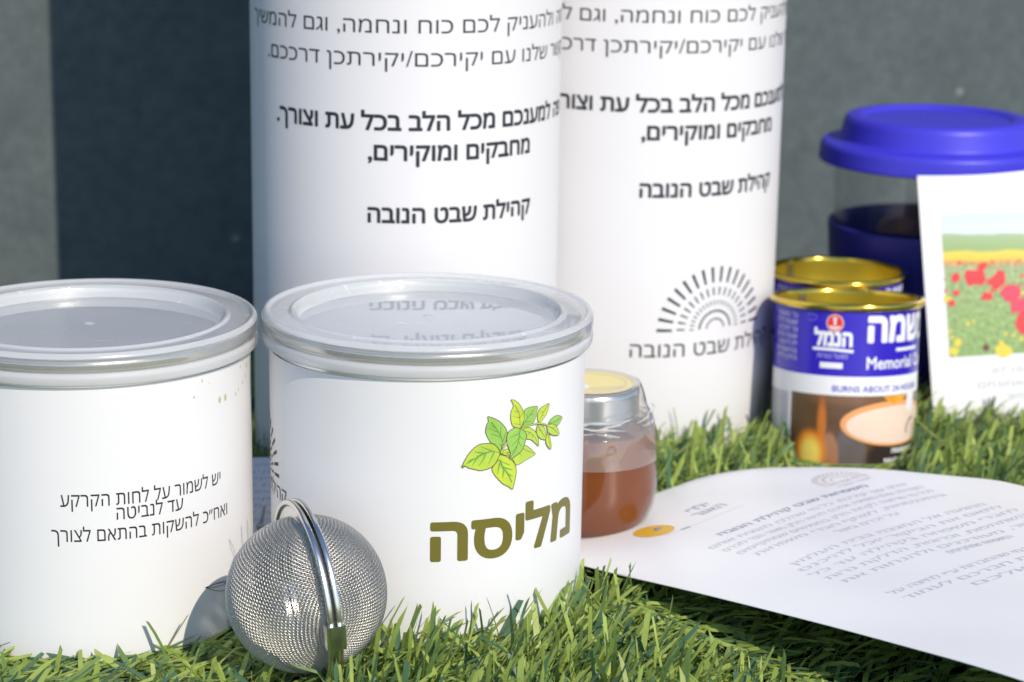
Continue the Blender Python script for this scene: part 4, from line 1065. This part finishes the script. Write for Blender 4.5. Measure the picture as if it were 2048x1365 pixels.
# ------------------------------------------------------------------ artificial grass
CIRC = [(-0.0267, 0.676, 0.0502), (-0.1322, 0.668, 0.0502), (-0.0413, 0.825, 0.0584), (0.0503, 0.895, 0.0584), (0.1325, 0.850, 0.0294), (0.1372, 0.9125, 0.0294), (0.187, 0.97, 0.0420)]
def grass():
    cols = [((0.40, 0.50, 0.12), 'bright_blade'), ((0.29, 0.39, 0.08), 'leaf_green_blade'), ((0.16, 0.26, 0.08), 'mid_green_blade'), ((0.085, 0.18, 0.10), 'blue_green_blade'), ((0.16, 0.20, 0.06), 'straw_curl')]
    mats = []
    for c, nm in cols:
        m, nt, N, L, b = new_mat(nm)
        b.inputs['Base Color'].default_value = (*c, 1); b.inputs['Roughness'].default_value = 0.42; b.inputs['Specular IOR Level'].default_value = 0.35
        tl = N.new('ShaderNodeBsdfTranslucent'); tl.inputs[0].default_value = (*[min(1, q * 1.15) for q in c], 1)
        mx = N.new('ShaderNodeMixShader'); mx.inputs[0].default_value = 0.28
        L.new(b.outputs[0], mx.inputs[1]); L.new(tl.outputs[0], mx.inputs[2]); L.new(mx.outputs[0], N['Material Output'].inputs[0])
        tc = N.new('ShaderNodeTexCoord'); nz = N.new('ShaderNodeTexNoise'); nz.inputs['Scale'].default_value = 120; L.new(tc.outputs['Object'], nz.inputs['Vector'])
        hm = N.new('ShaderNodeHueSaturation'); hm.inputs['Color'].default_value = (*c, 1)
        mr = N.new('ShaderNodeMapRange'); mr.inputs['To Min'].default_value = 0.65; mr.inputs['To Max'].default_value = 1.35; L.new(nz.outputs['Fac'], mr.inputs['Value'])
        L.new(mr.outputs['Result'], hm.inputs['Value']); L.new(hm.outputs[0], b.inputs['Base Color'])
        mats.append(m)
    # tufts on a jittered grid; each throws a fan of blades
    xs, ys = [], []
    sp = 0.0056
    gx = np.arange(-0.36, 0.42, sp); gy = np.arange(0.42, 1.055, sp)
    X, Y = np.meshgrid(gx, gy); X = X.ravel() + rng.uniform(-.4, .4, X.size) * sp; Y = Y.ravel() + rng.uniform(-.4, .4, Y.size) * sp
    keep = (np.abs(X) < 0.245 * Y + 0.05)
    X, Y = X[keep], Y[keep]
    per = 8
    nt_ = X.size
    tx = np.repeat(X, per); ty = np.repeat(Y, per); n = tx.size
    tuft_az = np.repeat(rng.uniform(0, 2 * np.pi, nt_), per)
    bx = tx + rng.normal(0, 0.0011, n); by = ty + rng.normal(0, 0.0011, n)
    # lean: mostly to the right and away, with a wide spread
    az = np.where(rng.random(n) < 0.72, rng.normal(0.25, 0.62, n), rng.uniform(0, 2 * np.pi, n))
    ln = rng.uniform(0.015, 0.030, n)
    lean0 = np.abs(rng.normal(0.92, 0.40, n)); bend = rng.normal(0.42, 0.5, n)
    up = rng.random(n) < 0.10; lean0[up] *= 0.4; bend[up] *= 0.3; ln[up] *= 0.9
    lie = rng.random(n) < 0.14; lean0[lie] = rng.normal(1.05, 0.15, lie.sum()); bend[lie] = rng.normal(0.5, 0.3, lie.sum()); ln[lie] *= 1.25
    wd = rng.uniform(0.0005, 0.00108, n)
    kind = rng.choice(5, n, p=[0.35, 0.25, 0.18, 0.14, 0.08])
    cur = kind == 4; wd[cur] = 0.0003; bend[cur] = rng.normal(1.6, 0.7, cur.sum()); ln[cur] *= 0.75
    thin = rng.random(n) < 0.10; wd[thin] *= 0.4
    ok = np.ones(n, bool)
    for cx, cy, r in CIRC: ok &= (bx - cx) ** 2 + (by - cy) ** 2 > (r - 0.0008) ** 2
    ok &= (bx + 0.0588) ** 2 + (by - 0.606) ** 2 > 0.011 ** 2
    ok &= (bx - 0.0272) ** 2 + (by - 0.7285) ** 2 > 0.017 ** 2
    eu = (bx - PO.x) * PU.x + (by - PO.y) * PU.y; ev = (bx - PO.x) * PV.x + (by - PO.y) * PV.y
    ok &= ~((eu > -0.026) & (eu < 0.09) & (ev > 0.06) & (rng.random(n) < np.interp(eu, [-0.026, -0.008], [0.0, 0.72])))
    bx, by, az, ln, lean0, bend, wd, kind = [q[ok] for q in (bx, by, az, ln, lean0, bend, wd, kind)]
    n = bx.size; SEG = 4
    P = np.zeros((n, SEG + 1, 3)); P[:, 0, 0] = bx; P[:, 0, 1] = by; P[:, 0, 2] = -0.001
    dx, dy = np.cos(az), np.sin(az)
    for s in range(SEG):
        th = np.clip(lean0 + bend * (s + 0.5) / SEG, -0.3, 2.2); st = ln / SEG
        P[:, s + 1, 0] = P[:, s, 0] + np.sin(th) * dx * st; P[:, s + 1, 1] = P[:, s, 1] + np.sin(th) * dy * st; P[:, s + 1, 2] = P[:, s, 2] + np.cos(th) * st
    P[:, 1:, 2] = np.maximum(P[:, 1:, 2], 0.0012)
    P[:, 1:, 2] *= np.interp(by, [0.78, 0.86], [1.0, 0.72])[:, None]
    flat = np.interp(np.hypot(bx + 0.1322, by - 0.668), [0.052, 0.085], [0.38, 1.0]) * np.interp(np.hypot(bx + 0.0267, by - 0.676), [0.052, 0.072], [0.80, 1.0])
    flat *= np.where(by < 0.67, np.interp(bx, [-0.075, -0.040], [0.46, 1.0]), 1.0)
    flat = np.where((rng.random(n) < 0.05) & (wd > 0.0007) & (ln < 0.024), np.maximum(flat, 0.75), flat)
    P[:, 1:, 2] *= flat[:, None]
    # blades stop at the walls of what stands on the turf
    for cx, cy, r in CIRC:
        d = P[:, :, :2] - np.array([cx, cy]); q = np.linalg.norm(d, axis=2); inside = q < r + 0.0004
        f = np.where(inside, (r + 0.0004) / np.maximum(q, 1e-6), 1.0)
        P[:, :, 0] = cx + d[:, :, 0] * f; P[:, :, 1] = cy + d[:, :, 1] * f
    d = P - np.array([-0.0588, 0.606, 0.0288]); q = np.linalg.norm(d, axis=2); f = np.where(q < 0.0236, 0.0236 / np.maximum(q, 1e-6), 1.0)
    P = np.where((q < 0.0236)[:, :, None], np.array([-0.0588, 0.606, 0.0288]) + d * f[:, :, None], P)
    # and are pressed down under the sheets and the jar
    xy = P[:, :, :2].reshape(-1, 2); z = P[:, :, 2].reshape(-1).copy()
    rel = xy - np.array(PO); u = rel @ np.array(PU); v = rel @ np.array(PV)
    yc = np.interp(xy[:, 0], [p[0] for p in CREST], [p[1] for p in CREST]); zc = np.interp(xy[:, 0], [p[0] for p in CREST], [p[2] for p in CREST])
    yf = np.interp(xy[:, 0], [p[0] for p in FRONT], [p[1] for p in FRONT]); zf = np.interp(xy[:, 0], [p[0] for p in FRONT], [p[2] for p in FRONT])
    t = (xy[:, 1] - yf) / np.maximum(yc - yf, 1e-4); e = np.maximum(xy[:, 1] - yc, 0)
    pz = np.where(t <= 1, zf + (zc - zf) * t, np.maximum(0.003, zc - 0.25 * e - 5 * e * e)) - 0.0016
    under = (u > -0.0005) & (u < 0.149) & (v > -0.044) & (v < 0.262)
    z = np.where(under, np.minimum(z, np.maximum(pz, 0.0006)), z)
    edge = (u > -0.020) & (u <= 0.0) & (v > 0.035); lim = np.interp(u, [-0.020, -0.006], [0.016, 0.008]); z = np.where(edge, np.minimum(z, lim), z)
    deep = under & (u < 0.06) & (v > 0.03); z = np.where(deep, np.minimum(z, 0.0065), z)
    lx = (xy[:, 0] + 0.0865); ly = xy[:, 1] - 0.7430
    under2 = (np.abs(lx) < 0.022) & (np.abs(ly) < 0.041); z = np.where(under2, np.minimum(z, 0.0095), z)
    front = (np.abs(xy[:, 0] - 0.1325) < 0.022) & (xy[:, 1] > 0.78) & (xy[:, 1] < 0.832); z = np.where(front, np.minimum(z, 0.0045), z)
    P[:, :, 2] = z.reshape(n, SEG + 1)
    # width direction: across the lean, turned a little
    tw = rng.normal(0, 0.5, n)
    wx = -dy * np.cos(tw); wy = dx * np.cos(tw); wz = np.sin(tw) * 0.7
    Wv = np.stack([wx, wy, wz], 1)[:, None, :] * wd[:, None, None]
    tap = np.array([0.75, 1.0, 1.0, 0.95, 0.82])[None, :, None]
    A = P + Wv * tap; B = P - Wv * tap
    skew = rng.normal(0, 0.5, n)[:, None] * (P[:, -1] - P[:, -2]) * 0.35
    A[:, -1] += skew; B[:, -1] -= skew
    for S in (A, B):
        for cx, cy, r in CIRC:
            d = S[:, :, :2] - np.array([cx, cy]); q = np.linalg.norm(d, axis=2); f = np.where(q < r + 0.0002, (r + 0.0002) / np.maximum(q, 1e-6), 1.0)
            S[:, :, 0] = cx + d[:, :, 0] * f; S[:, :, 1] = cy + d[:, :, 1] * f
    V = np.stack([A, B], 2).reshape(-1, 3)
    base = (np.arange(n) * (SEG + 1) * 2)[:, None, None]; s = (np.arange(SEG) * 2)[None, :, None]
    F = base + s + np.array([0, 1, 3, 2])[None, None, :]
    F = F.reshape(-1, 4).astype(np.int32)
    me = bpy.data.meshes.new('grass')
    me.vertices.add(len(V)); me.vertices.foreach_set('co', V.astype(np.float32).ravel())
    me.loops.add(F.size); me.loops.foreach_set('vertex_index', F.ravel())
    me.polygons.add(len(F)); me.polygons.foreach_set('loop_start', np.arange(0, F.size, 4, dtype=np.int32)); me.polygons.foreach_set('loop_total', np.full(len(F), 4, dtype=np.int32))
    for m in mats: me.materials.append(m)
    me.polygons.foreach_set('material_index', np.repeat(kind, SEG).astype(np.int32)); me.polygons.foreach_set('use_smooth', np.ones(len(F), bool))
    me.update(calc_edges=True); me.validate()
    o = link(bpy.data.objects.new('grass', me))
    o['kind'] = 'stuff'; o['label'] = 'artificial turf of flat lime and dark green blades'; o['category'] = 'grass'
grass()
